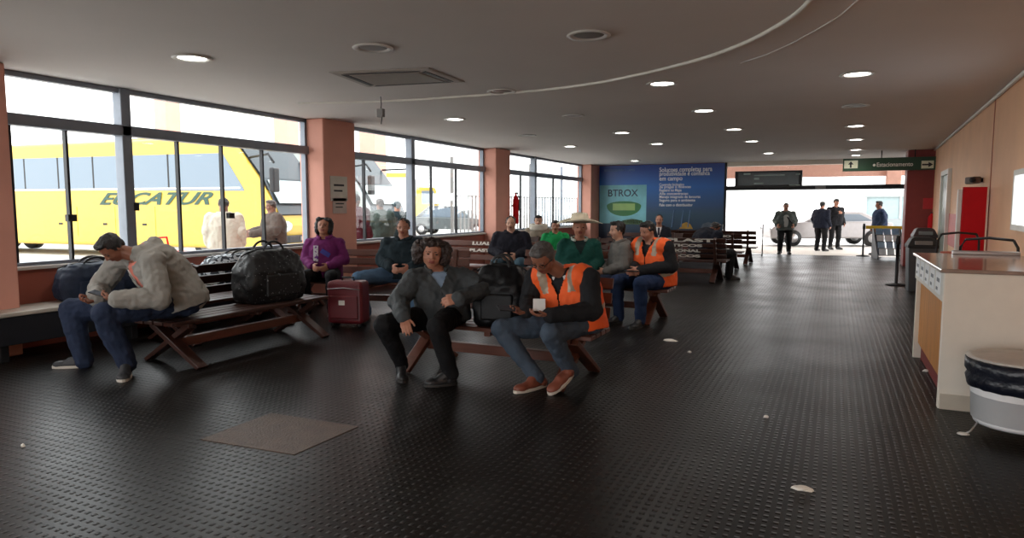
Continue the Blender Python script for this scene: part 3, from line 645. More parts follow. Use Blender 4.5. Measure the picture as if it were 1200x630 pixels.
# ---- standing
def standing(label, u, vfoot, yaw, top, legs, skin, hair, style='short', s=1., w=1.2, head=None, d=None, mk=None, vox=.014, legk=1.0, shoes=SHB, **over):
    b = gp(u, d) if d else onz(u, vfoot); J = pose(STAND, b, camdir(b, yaw), s, w, **over)
    p = Person(label, J, w=w, bulk=1.06, hunch=.02, head=dict(dict(yaw=yaw, pitch=3, h=.24 * s, wk=1.08), **(head or {})), vox=vox)
    p.body(skin, vox=.010)
    if style: p.hair(style, hair, .007)
    p.top('jacket', top, .028, t0=-.22, amp=.014, sl=(.088, .076, .06)); p.collar(top, .08, .04, gap=.4)
    p.trousers(legs, 1.05 * legk, .01); p.shoes(shoes, SOLED)
    if mk: mk(p)
    return p
def mk_strap(p):
    m = MB(); m.tube([p.spine(.95) + p.R * .1 + p.Fd * .1, p.spine(.6) + p.Fd * .22 - p.R * .05, p.spine(.15) + p.Fd * .2 - p.R * .22], .02); m.build('bag_strap', M['black'], p.root, True, origin=p.O)
    m = MB(); m.cap(p.spine(.62) + p.Fd * .19 - p.R * .0, p.spine(.08) + p.Fd * .19 - p.R * .0, .09, .08, flat=(p.Fd, .4)); p.put(remesh(m.bm, .012, 1), 'pale_shirt', cloth('shirt_pale_grey', rgb(176, 178, 174)))
wk = dict(knR=(.12, .16, .5), anR=(.13, .10, .1), toeR=(.17, .3, .02), anL=(-.13, -.22, .12), toeL=(-.15, -.04, 0), elR=(.245, -.06, 1.14), elL=(-.245, -.06, 1.14), wrL=(-.2, .16, 1.0), wrR=(.22, .14, 1.0))
pw = standing('person in a grey-green open jacket walking in through the bright doorway', 919, 298, 6, cloth('jacket_grey_green', rgb(86, 94, 92), .15), BLK, SK['a'], HAIR['grey'], 'short', s=.965, w=1.25, mk=mk_strap, **wk)
standing('person in dark clothes with a cap standing left in the pair outside the doorway', 961, 294, 150, cloth('jacket_blue_black', rgb(26, 30, 44)), BLK, SK['a'], HAIR['black'], 'short', s=1.0, w=1.22)
def mk_cap(p):
    m = MB(); m.ell(p.hp(0, -.04, .26), p.hR * .095, p.hF * .1, p.hU * .075); m.ell(p.hp(0, .46, .22), p.hR * .075, p.hF * .07, p.hU * .01); p.put(remesh(m.bm, .008, 1), 'cap', M['black'])
standing('person in black with a peaked cap standing right in the pair outside the doorway', 977, 292, 30, cloth('jacket_black', rgb(24, 24, 28)), BLK, SK['a'], HAIR['black'], 'short', s=1.06, w=1.22, mk=mk_cap, elR=(.3, .1, 1.2), wrR=(.12, .3, 1.25))
standing('person in a navy top seen from the side behind the magazine rack', 1029, 299, -80, cloth('top_navy', rgb(40, 52, 78)), cloth('trousers_slate', rgb(50, 60, 78)), SK['b'], HAIR['black'], 'short', s=1.0, w=1.3)
# ---- outside, seen through the windows
standing('person in a cream white jacket seen from behind outside the first window', 262, 0, 175, cloth('jacket_cream', rgb(176, 170, 156), .08), cloth('jeans_bright_blue', rgb(30, 84, 140)), SK['d'], HAIR['black'], 'crop', s=.985, w=1.3, d=12.2, head=dict(yaw=170, pitch=10))
standing('person in a grey brown coat facing left outside beside the bus front', 320, 0, -75, cloth('coat_grey_brown', rgb(76, 66, 60), .15), DGR, SK['d'], HAIR['brown'], 'short', s=.97, w=1.4, d=13.4, elL=(-.27, .05, 1.14), wrL=(-.1, .32, 1.06), elR=(.27, .05, 1.14), wrR=(.1, .32, 1.06))
def mk_band(p):
    m = MB(); m.loft([[p.spine(t) + (p.R * math.cos(q) * .275 + p.Fd * math.sin(q) * .2) for q in [2 * math.pi * i / 20 for i in range(20)]] for t in (.62, .72)], cap=False); m.build('chest_stripe', mat('stripe_white', rgb(226, 214, 210), .7), p.root, True, origin=p.O)
standing('person in a burgundy shirt with a pale chest stripe outside beside the pillar', 416, 0, 150, cloth('shirt_burgundy', rgb(70, 24, 34)), JEAN, SK['d'], HAIR['black'], 'crop', s=1.05, w=1.25, d=14.5, mk=mk_band)
standing('person in a sage green jacket outside the second window left of the mullion', 446, 0, -160, cloth('jacket_sage', rgb(72, 84, 78)), JEAN, SK['d'], HAIR['brown'], 'short', s=1.0, w=1.25, d=15.5)
standing('person in a dark teal hooded jacket outside directly behind the window mullion', 466, 0, -170, cloth('jacket_deep_teal', rgb(24, 38, 42)), JEAN, SK['a'], mat('knit_hat', rgb(40, 56, 62), .9), 'short', s=.97, w=1.3, d=16.5)
# ================================================================== FURNITURE
WD, WM = M['wooddk'], M['woodmd']
def bench(label, c, rz, L, texts=(), back=True, group='slatted wooden benches with crossed legs', bright=False, rows=3):
    r = thing('wooden_bench', label, 'bench', (c[0], c[1], 0), rz, group)
    w = WM if bright else WD
    m = MB()
    for y in (-.20, -.065, .07, .205): m.box((-L / 2, y - .058, .425), (L / 2, y + .058, .462))
    for x in (-L / 2 + .22, 0, L / 2 - .22): m.box((x - .03, -.25, .385), (x + .03, .25, .43))
    m.build('seat', w, r, bevel=.006)
    for x in (-L / 2 + .22, L / 2 - .22):
        for (a, b, dx) in (((-.40, .02), (.22, .40), -.028), ((.42, .02), (-.22, .40), .028)):
            m = MB(); m.obox((x + dx, a[0], a[1] - .02), (x + dx, b[0], b[1]), .06, .115, (1, 0, 0)); bmesh.ops.translate(m.bm, verts=m.bm.verts, vec=(0, 0, 0))
            for v in m.bm.verts: v.co.z = max(v.co.z, 0.0)
            m.build('leg', w, r, bevel=.006)
        if back:
            m = MB(); m.obox((x, .24, .40), (x, .40, .90), .05, .075, (0, 1, 0)); m.build('back_post', w, r, bevel=.006)
    m = MB(); m.box((-L / 2 + .22, -.035, .165), (L / 2 - .22, .035, .255)); m.build('stretcher', WM, r, bevel=.006)
    if back:
        lean = Matrix.Rotation(math.radians(-17.7), 4, 'X')
        m = MB(); zs = [(.54, .64), (.67, .77), (.80, .90)] if rows == 3 else [(.50, .58), (.61, .69), (.72, .80), (.83, .91)]
        for z0, z1 in zs:
            k = ((z0 + z1) / 2 - .40) / .50 * .16 + .24
            m.box((-L / 2, k - .05, z0), (L / 2, k - .025, z1), lean)
        for x in (-L / 2 + .22, L / 2 - .22): m.box((x - .028, .25, .50), (x + .028, .285, .92), lean, (x, .30, .70))
        bk = m.build('backrest', w, r, bevel=.005)
        for (tx, row, sz, x0, wd, face) in texts:
            z0, z1 = zs[row]; k = ((z0 + z1) / 2 - .40) / .50 * .16 + .24
            up = lean.to_3x3() @ V((0, 0, 1)); nb = lean.to_3x3() @ V((0, -1, 0))
            if face > 0: text(tx, 'painted_lettering', M['letter'], V((x0, k - .0375, (z0 + z1) / 2)) + nb * .0145 - up * sz * .36, (1, 0, 0), up, sz, bk, ext=.001, width=wd, bold=.004)
            else: text(tx, 'painted_lettering', M['letter'], V((x0, k - .0375, (z0 + z1) / 2)) - nb * .0145 - up * sz * .36, (-1, 0, 0), up, sz, bk, ext=.001, width=wd, bold=.004)
    return r
FR = 'wooden bench with crossed legs '
bench(FR + 'and no back under the man in the grey hoodie', (-5.85, 5.45), math.radians(-90), 2.2, back=False)
bench(FR + 'behind the backless bench, facing the window', (-6.8, 6.05), math.radians(-90), 1.9)
bench(FR + 'carrying the bushy-haired man and the first orange vest', (-2.8, 5.64), math.radians(0), 1.98, bright=True)
bench(FR + 'carrying the hat man and the second orange vest', (-3.1, 9.12), 0, 2.3, bright=True)
bench(FR + 'under the woman in purple and the man in teal', (-6.1, 8.2), math.radians(14), 2.7, bright=True)
bench(FR + 'under the man in navy black at the window pillar', (-6.0, 11.2), 0, 2.6, [('LUAL', 2, .085, -.30, .40, 1), ('PLAST', 1, .075, -.34, .44, 1)], bright=True)
bench(FR + 'under the person in bright green', (-5.1, 13.2), 0, 1.8)
bench(FR + 'under the person in the cream scarf by the far window', (-6.3, 14.6), 0, 1.9)
bench(FR + 'with the large painted word PLAST on its back', (-2.95, 14.6), math.radians(180), 1.95, [('U PLAST', 3, .095, .62, 1.36, -1), ('PLASTICOS', 2, .075, .60, 1.1, -1), ('FUNCIONAL', 1, .075, .52, .98, -1), ('SERVICOS', 0, .075, .52, .98, -1)], rows=4)
bench(FR + 'and bare slats second behind the PLAST bench', (-3.05, 17.4), math.radians(180), 2.1, [('TURISMO', 2, .07, -.1, .7, -1)], rows=3)
bench(FR + 'nearest the bright doorway', (-3.05, 19.6), math.radians(180), 2.3, rows=3)
bench(FR + 'under the man in the dark suit below the poster', (-4.3, 16.45), 0, 1.9)
# low dark bench along the window sill
r = thing('wall_bench', 'long low dark bench with glare painted pale on its seat along the left sill wall', 'bench', (XL + .36, 5.9, 0))
m = MB().box((-.27, -2.2, .455), (.27, 1.75, .50)); m.build('seat', mat('glare_pale_seat', rgb(176, 168, 156), .4, var=.3, scale=2), r, bevel=.012)  # pale seat colour stands in for glare on a dark bench
MB().box((.22, -2.2, .17), (.25, 1.75, .452)).build('apron', mat('dark_apron', rgb(26, 28, 34), .5), r, bevel=.005)
for y in (-2.0, -.6, .6, 1.6): MB().box((-.2, y - .04, 0), (.2, y + .04, .455)).build('leg', M['dark'], r, bevel=.005)
# ------------------------------------------------------------------ luggage
def softbag(name, label, c, size, m, rz=0., handles=True, group=None, strap=None, sag=.25, extra=None, zipc=None):
    r = thing(name, label, 'bag', c, rz, group); sx, sy, sz = size; b = MB(); rings = []
    for k, (t, q) in enumerate(((0, .86), (.08, .98), (.35, 1.03), (.65, .98), (.86, .88), (.97, .66), (1., .4))):
        rings.append([V((math.copysign(abs(math.cos(a)) ** .45, math.cos(a)) * sx / 2 * q, math.copysign(abs(math.sin(a)) ** .45, math.sin(a)) * sy / 2 * (q if t < .8 else q * .85), sz * t)) for a in [2 * math.pi * i / 32 for i in range(32)]])
    b.loft(rings); bm = remesh(b.bm, .016, 2); wrinkle(bm, .022, 7, .01, 20)
    for v in bm.verts: v.co.z = max(v.co.z, 0.002)
    x = MB(); x.bm.free(); x.bm = bm; x.build('bag_body', m, r, True)
    hm = M['black']
    if handles:
        for q in (-1, 1):
            x = MB(); x.tube([(sx * .18 * math.cos(a), q * sy * .20, sz * .93 + sz * .22 * math.sin(a)) for a in [math.pi * i / 12 for i in range(13)]], .013); x.build('handle', hm, r, True)
    x = MB(); x.tube([(sx * .48 * t, -sy * .02, sz * (1.0 - .12 * abs(t) ** 3) + .004) for t in [i / 8 - 1 for i in range(17)]], .008); x.build('zip', zipc or M['dark'], r, True)
    x = MB(); x.box((-sx * .3, -sy * .56, sz * .12), (sx * .3, -sy * .46, sz * .55)); x.build('pocket', m, r, bevel=.03, seg=3)
    return r
BAGD = cloth('bag_dark_blue', rgb(32, 42, 60), .25, .6); BAGB = cloth('bag_black', rgb(18, 18, 20), .3, .45)
SPARK = pattern('bag_black_speckled', rgb(16, 16, 18), rgb(120, 120, 122), 38, .70); PATT = pattern('bag_blue_white_pattern', rgb(28, 36, 48), rgb(196, 204, 210), 16, .53)
c = gp(78, 8.05); softbag('duffel_bag', 'dark blue duffel bag on the wall bench left of the hoodie man', (-7.62, 4.98, .50), (.78, .42, .42), BAGD, math.radians(75))
c = gp(320, 8.35); softbag('travel_bag', 'black speckled travel bag on the bench end beside the purple fleece', (-5.92, 5.92, .463), (.80, .46, .60), SPARK, math.radians(85))
softbag('holdall', 'blue and white patterned holdall on the wall bench by the window', (-7.5, 7.0, .50), (1.15, .42, .40), PATT, math.radians(80))
softbag('backpack', 'black backpack between the bushy-haired man and the first orange vest', at(583, 387, 6.25) - V((0, 0, .0)) + V((0, .1, 0)), (.50, .40, .56), BAGB, 0.2)
bp = [o for o in bpy.data.objects if o.name.startswith('backpack')][0]; bp.location.z = .463
# red wheeled suitcase
b = gp(406, 8.75); r = thing('suitcase', 'dark red wheeled suitcase standing in front of the purple fleece', 'suitcase', b, math.radians(15))
RD = mat('suitcase_red', rgb(96, 20, 28), .45, var=.15)
MB().box((-.24, -.14, .05), (.24, .14, .60)).build('shell', RD, r, bevel=.05, seg=4)
MB().box((-.19, -.165, .12), (.19, -.135, .42)).build('front_pocket', RD, r, bevel=.02)
for x in (-.18, .18): MB().cyl((x - .02, .06, .035), (x + .02, .06, .035), .035).build('wheel', M['black'], r, True)
for x in (-.18, .18): MB().cyl((x - .02, -.08, .035), (x + .02, -.08, .035), .035).build('wheel', M['black'], r, True)
MB().tube([(-.08, 0, .595), (-.08, 0, .64), (.08, 0, .64), (.08, 0, .595)], .012).build('handle', M['black'], r, True)
MB().box((-.06, -.172, .30), (.02, -.162, .36)).build('tag', M['letter'], r)
MB().tube([(-.22, -.15, .5), (0, -.152, .52), (.22, -.15, .5)], .006).build('zip', M['chrome'], r, True)
# ------------------------------------------------------------------ counter on the right
cn = onz(1098, 478); CY0, CX = cn.y, cn.x; CY1 = 8.1; CT = 1.08; xr = rwx(CY0) - .03
r = thing('reception_counter', 'tall cream counter with a wood front and glossy stone top on the right', 'counter', (CX, CY0, 0)); O = r.location.copy()
MB().box((CX, CY0, .0), (xr, CY0 + .06, CT - .03)).build('end_panel', M['offwhite'], r, bevel=.006, origin=O)
MB().box((CX + .012, CY0 - .012, .0), (xr, CY0 - .001, .12)).build('kickboard', mat('kick_cream', rgb(196, 186, 170), .5), r, origin=O, bevel=.002)
MB().box((CX + .05, CY0 + .06, .16), (CX + .09, CY1, .84)).build('front_panel', M['woodlt'], r, origin=O)
MB().box((CX + .08, CY0 + .06, .0), (CX + .12, CY1, .16)).build('plinth', M['dred'], r, origin=O)
MB().box((CX + .0, CY0 + .06, .82), (CX + .05, CY1, CT - .03)).build('fascia', M['white'], r, bevel=.004, origin=O)
for k in range(5):
    y0 = CY0 + .16 + k * .375
    if y0 + .28 < CY1: 
        nt_ = MB().box((CX - .006, y0, .86), (CX - .001, y0 + .28, 1.03)).build('notice', mat('notice_paper', rgb(236, 238, 240), .6), r, origin=O)
        MB().box((CX - .008, y0 + .05, .955), (CX - .0055, y0 + .2, .985)).build('printed_line', mat('print_grey', rgb(120, 124, 130), .6), nt_, origin=O)
        MB().box((CX - .008, y0 + .14, .885), (CX - .0055, y0 + .23, .91)).build('printed_line', MC['print_grey'], nt_, origin=O)
MB().box((CX + .01, CY1 - .05, 0), (xr, CY1, CT - .03)).build('end_panel', M['offwhite'], r, bevel=.006, origin=O)
MB().box((CX - .03, CY0 - .02, CT - .03), (xr, CY1 + .02, CT)).build('worktop', mat('polished_stone', rgb(150, 128, 116), .12, var=.2, scale=14), r, bevel=.008, origin=O)
MB().box((CX + .3, CY1 - .12, CT + .001), (xr - .02, CY1 - .02, CT + .035)).build('raised_edge', M['chrome'], r, bevel=.004, origin=O)
# tubular chairs behind the counter
def tchair(label, c, rz):
    r = thing('tubular_chair', label, 'chair', (c[0], c[1], 0), rz, 'tubular chairs behind the counter'); k = M['black']
    for x in (-.26, .26):
        MB().tube([(x, .24, 0), (x, .25, .45), (x, .27, .9), (x * .96, .26, 1.12), (x * .8, .25, 1.2)], .014).build('back_tube', k, r, True)
        MB().tube([(x, -.24, 0), (x, -.24, .66), (x, -.2, .7), (x, .26, .72)], .014).build('arm', k, r, True)
    MB().tube([(-.21, .25, 1.2), (0, .27, 1.22), (.21, .25, 1.2)], .014).build('top_rail', k, r, True)
    MB().box((-.24, -.24, .42), (.24, .24, .48)).build('seat', mat('chair_pink', rgb(190, 110, 96), .6), r, bevel=.02)
    MB().box((-.22, .235, .62), (.22, .26, .98)).build('backrest', MC['chair_pink'], r, bevel=.01)
tchair('black tubular chair behind the near end of the counter', (1.44, 8.42), math.radians(-8))
tchair('black tubular chair farther behind the counter beside the red board', (1.52, 10.1), math.radians(20))
# ------------------------------------------------------------------ litter bin
b = V((1.165, 5.52, 0)); r = thing('litter_bin', 'round white litter bin with a black liner and cluttered lid beside the cream counter', 'bin', b); 
MB().lathe([(.255, .09), (.262, .11), (.285, .34), (.30, .46), (.29, .46), (.27, .12)], seg=36).build('bucket', M['plastic'], r, True)
MB().lathe([(.268, .175), (.273, .18), (.274, .19), (.269, .195)], seg=36, cap=False).build('band', M['dark'], r, True)
LIN = mat('bin_liner', rgb(20, 24, 36), .3, bump=.8, bscale=22)
m = MB(); m.lathe([(.296, .335), (.305, .34), (.315, .40), (.305, .425), (.322, .46), (.318, .52), (.305, .525), (.30, .46)], seg=48, cap=False); wrinkle(m.bm, .012, 14); m.build('liner', LIN, r, True)
MB().lathe([(.0, .515), (.1, .52), (.28, .522), (.315, .53), (.318, .54), (.28, .545), (.1, .56), (.0, .562)], seg=36, cap=False).build('lid', mat('lid_grey', rgb(196, 190, 182), .45, var=.2), r, True)
MB().tube([(.15, .12, .555), (.17, .08, .60), (.2, .0, .60), (.2, -.05, .555)], .012).build('lid_handle', M['red'], r, True)
st = MB()
for a in (200, 320, 80):
    q = math.radians(a); MB().tube([(.24 * math.cos(q), .24 * math.sin(q), .12), (.30 * math.cos(q), .30 * math.sin(q), .03), (.34 * math.cos(q), .34 * math.sin(q), .012)], .007).build('stand_leg', M['chrome'], r, True)
    m = MB(); m.ell((.345 * math.cos(q), .345 * math.sin(q), .012), V((.04, 0, 0)), V((0, .022, 0)), V((0, 0, .012))); m.build('foot_cap', M['white'], r, True)
MB().lathe([(.20, .085), (.25, .085), (.25, .10), (.20, .10)], seg=36).build('stand_ring', M['chrome'], r, True)
# grey bins further down the right side
def gbin(label, c, h, w, m, lid):
    r = thing('waste_bin', label, 'bin', (c[0], c[1], 0), math.radians(3)); b = MB(); b.loft([[(x * w * k / 2, y * w * k * .45, z) for x, y in ((-1, -1), (1, -1), (1, 1), (-1, 1))] for k, z in ((.86, 0), (1., h * .8))]); b.build('bin_body', m, r, bevel=.015)
    b = MB(); b.loft([[(x * w * k / 2, y * w * k * .45, z) for x, y in ((-1, -1), (1, -1), (1, 1), (-1, 1))] for k, z in ((1.06, h * .80), (1.06, h * .85), (.8, h * .97), (.6, h))]); b.build('lid', lid, r, bevel=.012)
    MB().box((-w * .3, -w * .53, h * .86), (w * .3, -w * .40, h * .93)).build('flap', M['lampoff'], r, bevel=.006)
b = onz(1078, 342); gbin('tall dark grey waste bin standing nearest behind the counter end', (b.x, b.y + .15), 1.0, .46, mat('bin_grey', rgb(66, 68, 72), .5), M['black'])
b = onz(1087, 326); gbin('black waste bin behind the tall dark grey one', (b.x - .06, b.y + .5), 1.08, .44, M['black'], mat('bin_brown', rgb(60, 40, 40), .5))
# posts and the yellow tape barrier
def post(label, c, h, m, cas=None):
    r = thing('barrier_post', label, 'post', (c[0], c[1], 0)); MB().lathe([(0, 0), (.19, 0), (.19, .02), (.12, .035), (.03, .045), (.03, h - .05), (.034, h - .05), (.034, h), (0, h + .005)], seg=24, cap=False).build('pole', m, r, True)
    MB().lathe([(.036, h - .17), (.042, h - .16), (.042, h - .06), (.036, h - .05)], seg=20).build('tape_head', M['dark'], r, True); return r
b = onz(1050, 334); post('black barrier post on a wide round base before the bins', b, .98, M['dark'])
p1 = ony(1011, 298, 22.9); p1.z = 0; b1 = onz(1011, 300); post('black barrier post holding the left end of the yellow tape', b1, 1.02, M['dark'])
b2 = V((b1.x + 1.55, b1.y - .3, 0)); post('black barrier post holding the right end of the yellow tape', b2, 1.02, M['dark'])
d = (b2 - b1).normalized(); m = MB(); m.obox(b1 + V((0, 0, .91)) + d * .05, b2 + V((0, 0, .91)) - d * .05, .008, .10); tag(m.build('barrier_tape', mat('tape_yellow', rgb(236, 190, 20), .5), bevel=.002, origin=b1), 'yellow barrier tape stretched between two black posts at the doorway', 'tape')
# magazine rack
b = onz(1040, 303); r = thing('magazine_rack', 'dark stepped magazine rack with pale covers beside the yellow tape', 'rack', b, math.radians(12))
for x in (-.36, .36): m = MB(); m.prism([(x - .015, -.38, 0), (x - .015, .30, 0), (x - .015, .30, .90), (x - .015, .18, .90), (x - .015, -.38, .1)], (.03, 0, 0)); m.build('side_panel', M['dark'], r, bevel=.004)
cov = [rgb(206, 222, 230), rgb(150, 176, 196), rgb(226, 230, 228), rgb(120, 150, 176)]
for k in range(4):
    y, z = -.34 + k * .15, .14 + k * .195
    MB().obox((-.345, y + .04, z - .02), (.345, y + .04, z - .02), .14, .02).build('shelf', M['dark'], r, bevel=.003)
for k in range(4):
    y, z = -.34 + k * .15, .14 + k * .195
    for j in range(3):
        x = -.22 + j * .22; c = b + V((0, 0, 0)); g = thing('magazine', '%s %s magazine on the %s shelf of the dark rack' % (['left', 'middle', 'right'][j], ['pale', 'grey blue', 'white', 'slate blue'][k], ['lowest', 'second', 'third', 'top'][k]), 'magazine', b, math.radians(12), 'magazines in the dark rack')
        MB().obox((x, y + .02, z - .005), (x, y + .09, z + .17), .19, .012, (0, -1, .3)).build('cover', mat('cover_%d' % k, cov[k], .35, var=.25, scale=9), g, bevel=.002)
# thin metal queue rail left of the doorway
a = onz(893, 300); b = onz(846, 300); m = thing('queue_rail', 'thin steel queue rail with two posts in front of the bright doorway', 'rail', a)
for p in (a, b): MB().cyl(p, p + V((0, 0, 1.0)), .018).build('rail_post', M['chrome'], m, True, origin=a)
for z in (.48, .04): MB().tube([a + V((0, 0, z)), b + V((0, 0, z))], .012).build('cross_bar', M['chrome'], m, True, origin=a)
# ------------------------------------------------------------------ right wall fittings
yr = onr(1160, 260).y; a, b = ony(1129, 219, yr), ony(1157.5, 219, yr)
r = thing('red_board', 'tall red board with a white edge standing out from the right wall', 'board', (a.x, yr, 0)); O = r.location.copy()
MB().box((a.x, yr, .02), (b.x, yr + .06, a.z)).build('panel', M['red'], r, bevel=.004, origin=O)
MB().box((a.x - .05, yr + .03, .02), (a.x - .004, yr + .12, a.z - .03)).build('white_edge', M['white'], r, bevel=.004, origin=O)
MB().box((a.x - .052, yr + .024, .0), (b.x, yr + .10, .018)).build('foot', M['dark'], r, origin=O)
for k, (u0, u1, v0, v1, lb, c_) in enumerate(((1122.5, 1129, 224, 252, 'white notice with a dark symbol on the wall left of the red board', rgb(232, 232, 230)), (1112, 1122, 250, 292, 'pink sheet on the wall behind the counter left of the red board', rgb(214, 122, 116)))):
    q0, q1 = onr(u0, v0, .006), onr(u1, v1, .006); y0_, y1_ = sorted((q0.y, q1.y)); g = thing('wall_notice', lb, 'notice', rw(y0_, q1.z, .004)); GO = g.location.copy()
    MB().prism([rw(y0_, q1.z, .004), rw(y1_, q1.z, .004), rw(y1_, q0.z, .004), rw(y0_, q0.z, .004)], RWN * .008).build('sheet', mat('sheet_%d' % k, c_, .6), g, origin=GO)
    if k == 0:
        ym, zm = (y0_ + y1_) / 2, (q0.z + q1.z) / 2; MB().prism([rw(ym - .1, zm - .16, .0125), rw(ym + .1, zm - .16, .0125), rw(ym + .1, zm + .2, .0125), rw(ym - .1, zm + .2, .0125)], RWN * .003).build('symbol', M['dark'], g, origin=GO)
c = onr(1142, 211, .1); r = thing('wall_camera', 'small dark camera on a bracket above the red board', 'camera', c)
MB().cyl(RWN * -.10, V((0, 0, 0)), .03).build('bracket', M['dark'], r, True); m = MB(); m.obox(RWN * -.02 - RWD * .10, RWN * .05 + RWD * .18, .11, .10); m.build('housing', mat('camera_brown', rgb(96, 74, 62), .5), r, bevel=.015)
m = MB(); m.cyl(RWN * .05 - RWD * .14 + V((0, 0, .0)), RWN * .02 - RWD * .1, .035); m.build('lens', M['black'], r, True)
# extinguisher on the dark red pillar and its sign
def extinguisher(label, c, out, h=.5):
    r = thing('fire_extinguisher', label, 'extinguisher', c); o = V(out) * .10
    m = MB(); m.lathe([(0, 0), (.07, 0), (.08, .03), (.08, h * .72), (.06, h * .82), (.025, h * .87), (.025, h * .92), (0, h * .92)], V(o), 20, cap=False); m.build('cylinder', M['red'], r, True)
    m = MB(); m.box((-.03, -.02, h * .91), (.06, .02, h * .96)); bmesh.ops.translate(m.bm, verts=m.bm.verts, vec=o); m.build('valve', M['dark'], r, bevel=.004)
    MB().tube([o + V((.04, 0, h * .92)), o + V((.1, 0, h * .8)), o + V((.095, 0, h * .4))], .012).build('hose', M['black'], r, True)
    MB().obox(V((0, 0, h * .55)), o * .3 + V((0, 0, h * .55)), .06, .05).build('bracket', M['dark'], r)
extinguisher('red fire extinguisher on the far window pillar', onx(600, 262, XL + .36) + V((0, .02, 0)), (1, 0, 0), .85)
e = ony(1090, 275, 20.4); extinguisher('red fire extinguisher on the dark red portal pillar', e, (0, -1, 0), .6)
a = ony(1082, 232, 20.4); tag(MB().box((a.x, 20.385, a.z - .28), (a.x + .5, 20.399, a.z)).build('extinguisher_sign', mat('sign_red', rgb(178, 30, 40), .5), origin=a), 'red sign above the extinguisher on the dark red portal pillar', 'sign')
# notices on the second pillar
for (u, v, ww, hh, lb, c_) in ((397, 221, .22, .42, 'pale paper notice on the window pillar, upper of two', rgb(190, 184, 172)), (398, 241, .18, .26, 'pale paper notice on the window pillar, lower of two', rgb(178, 160, 150))):
    a = onx(u, v, XL + .335); r = thing('notice', lb, 'notice', a, 0, 'notices on the window pillar'); MB().box((0, -ww, -hh / 2), (.006, ww, hh / 2)).build('sheet', mat('notice_%d' % hh.__hash__(), c_, .6), r)
    MB().box((.0055, -ww * .6, hh * .1), (.008, ww * .6, hh * .18)).build('printed_line', M['dark'], r); MB().box((.0055, -ww * .6, -hh * .12), (.008, ww * .4, -hh * .05)).build('printed_line', M['dark'], r)
# ------------------------------------------------------------------ blue poster on the back wall
y = YB - .01; tl, br = ony(696, 194, y), ony(847, 290, y); r = thing('poster', 'large dark blue advertising poster covering the back wall left of the doorway', 'poster', (tl.x, y, 0)); O = r.location.copy()
x0, x1, z1, z0 = max(tl.x, -7.66), br.x, CH - .02, .25
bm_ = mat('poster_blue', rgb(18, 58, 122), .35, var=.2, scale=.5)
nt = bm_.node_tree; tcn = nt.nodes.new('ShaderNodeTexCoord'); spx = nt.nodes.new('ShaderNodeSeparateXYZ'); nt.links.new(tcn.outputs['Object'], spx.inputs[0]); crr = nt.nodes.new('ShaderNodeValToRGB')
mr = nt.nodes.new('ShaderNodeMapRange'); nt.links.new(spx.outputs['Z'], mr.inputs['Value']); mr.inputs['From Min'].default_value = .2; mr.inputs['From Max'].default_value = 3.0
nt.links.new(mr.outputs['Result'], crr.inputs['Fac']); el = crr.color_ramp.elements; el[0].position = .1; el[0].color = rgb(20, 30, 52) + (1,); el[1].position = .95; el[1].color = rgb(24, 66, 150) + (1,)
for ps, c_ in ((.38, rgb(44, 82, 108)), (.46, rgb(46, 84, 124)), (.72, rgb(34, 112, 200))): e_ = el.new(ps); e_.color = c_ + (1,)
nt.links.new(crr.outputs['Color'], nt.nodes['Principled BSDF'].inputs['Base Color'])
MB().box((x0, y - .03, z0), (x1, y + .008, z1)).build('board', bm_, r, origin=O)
def pp(u, v): return ony(u, v, y - .034)
# printed package
a, b = pp(703, 217), pp(757, 262); m = MB(); m.box((a.x, y - .034, b.z), (b.x, y - .031, a.z)); pk = m.build('printed_package', mat('package_aqua', rgb(126, 196, 208), .4, var=.3, scale=2), r, origin=O)
c = pp(731, 241); m = MB(); rg = []
m.loft([[V((c.x + .62 * math.cos(t), y - .0365 + dz, c.z + (.36 if math.sin(t) < 0 else .16) * math.sin(t))) for t in [2 * math.pi * i / 28 for i in range(28)]] for dz in (0, .002)]); m.build('green_leaf_shape', mat('leaf_green', rgb(44, 120, 60), .4), pk, origin=O)
m = MB(); m.box((c.x - .40, y - .0385, c.z - .16), (c.x + .40, y - .0375, c.z + .08)); m.build('pale_green_band', mat('leaf_pale', rgb(150, 190, 110), .4), pk, origin=O)
a = pp(712, 230); text('BTROX', 'package_lettering', mat('print_navy', rgb(22, 40, 70), .5), a - O, (1, 0, 0), (0, 0, 1), .34, pk, width=1.08, bold=.004, ext=.002)
a = pp(708, 201); text('BIOLOGICOS PARA O CAMPO', 'small_lettering', mat('print_blue_grey', rgb(96, 130, 170), .5), a - O, (1, 0, 0), (0, 0, 1), .11, r, width=1.1, ext=.002)
for (tx, v, size, wd) in (('Solucoes completas para', 201.5, .22, 62), ('produtividade e confianca', 206, .20, 59), ('em campo', 211.5, .21, 27), ('Controle biologico', 217.8, .13, 29), ('de pragas e doencas', 220.5, .13, 37), ('Registro no Mapa', 224.4, .14, 26), ('Alta concentracao', 228.3, .13, 34), ('Manejo integrado de lavouras', 232, .13, 48), ('Seguro para o ambiente', 236, .13, 42), ('Fale com o distribuidor', 241.5, .13, 39)):
    a, b = pp(772.5, v), pp(772.5 + wd, v); text(tx, 'poster_lettering', mat('print_white', rgb(244, 248, 255), .5), a - O, (1, 0, 0), (0, 0, 1), size, r, width=(b.x - a.x), bold=size * .018, ext=.002)
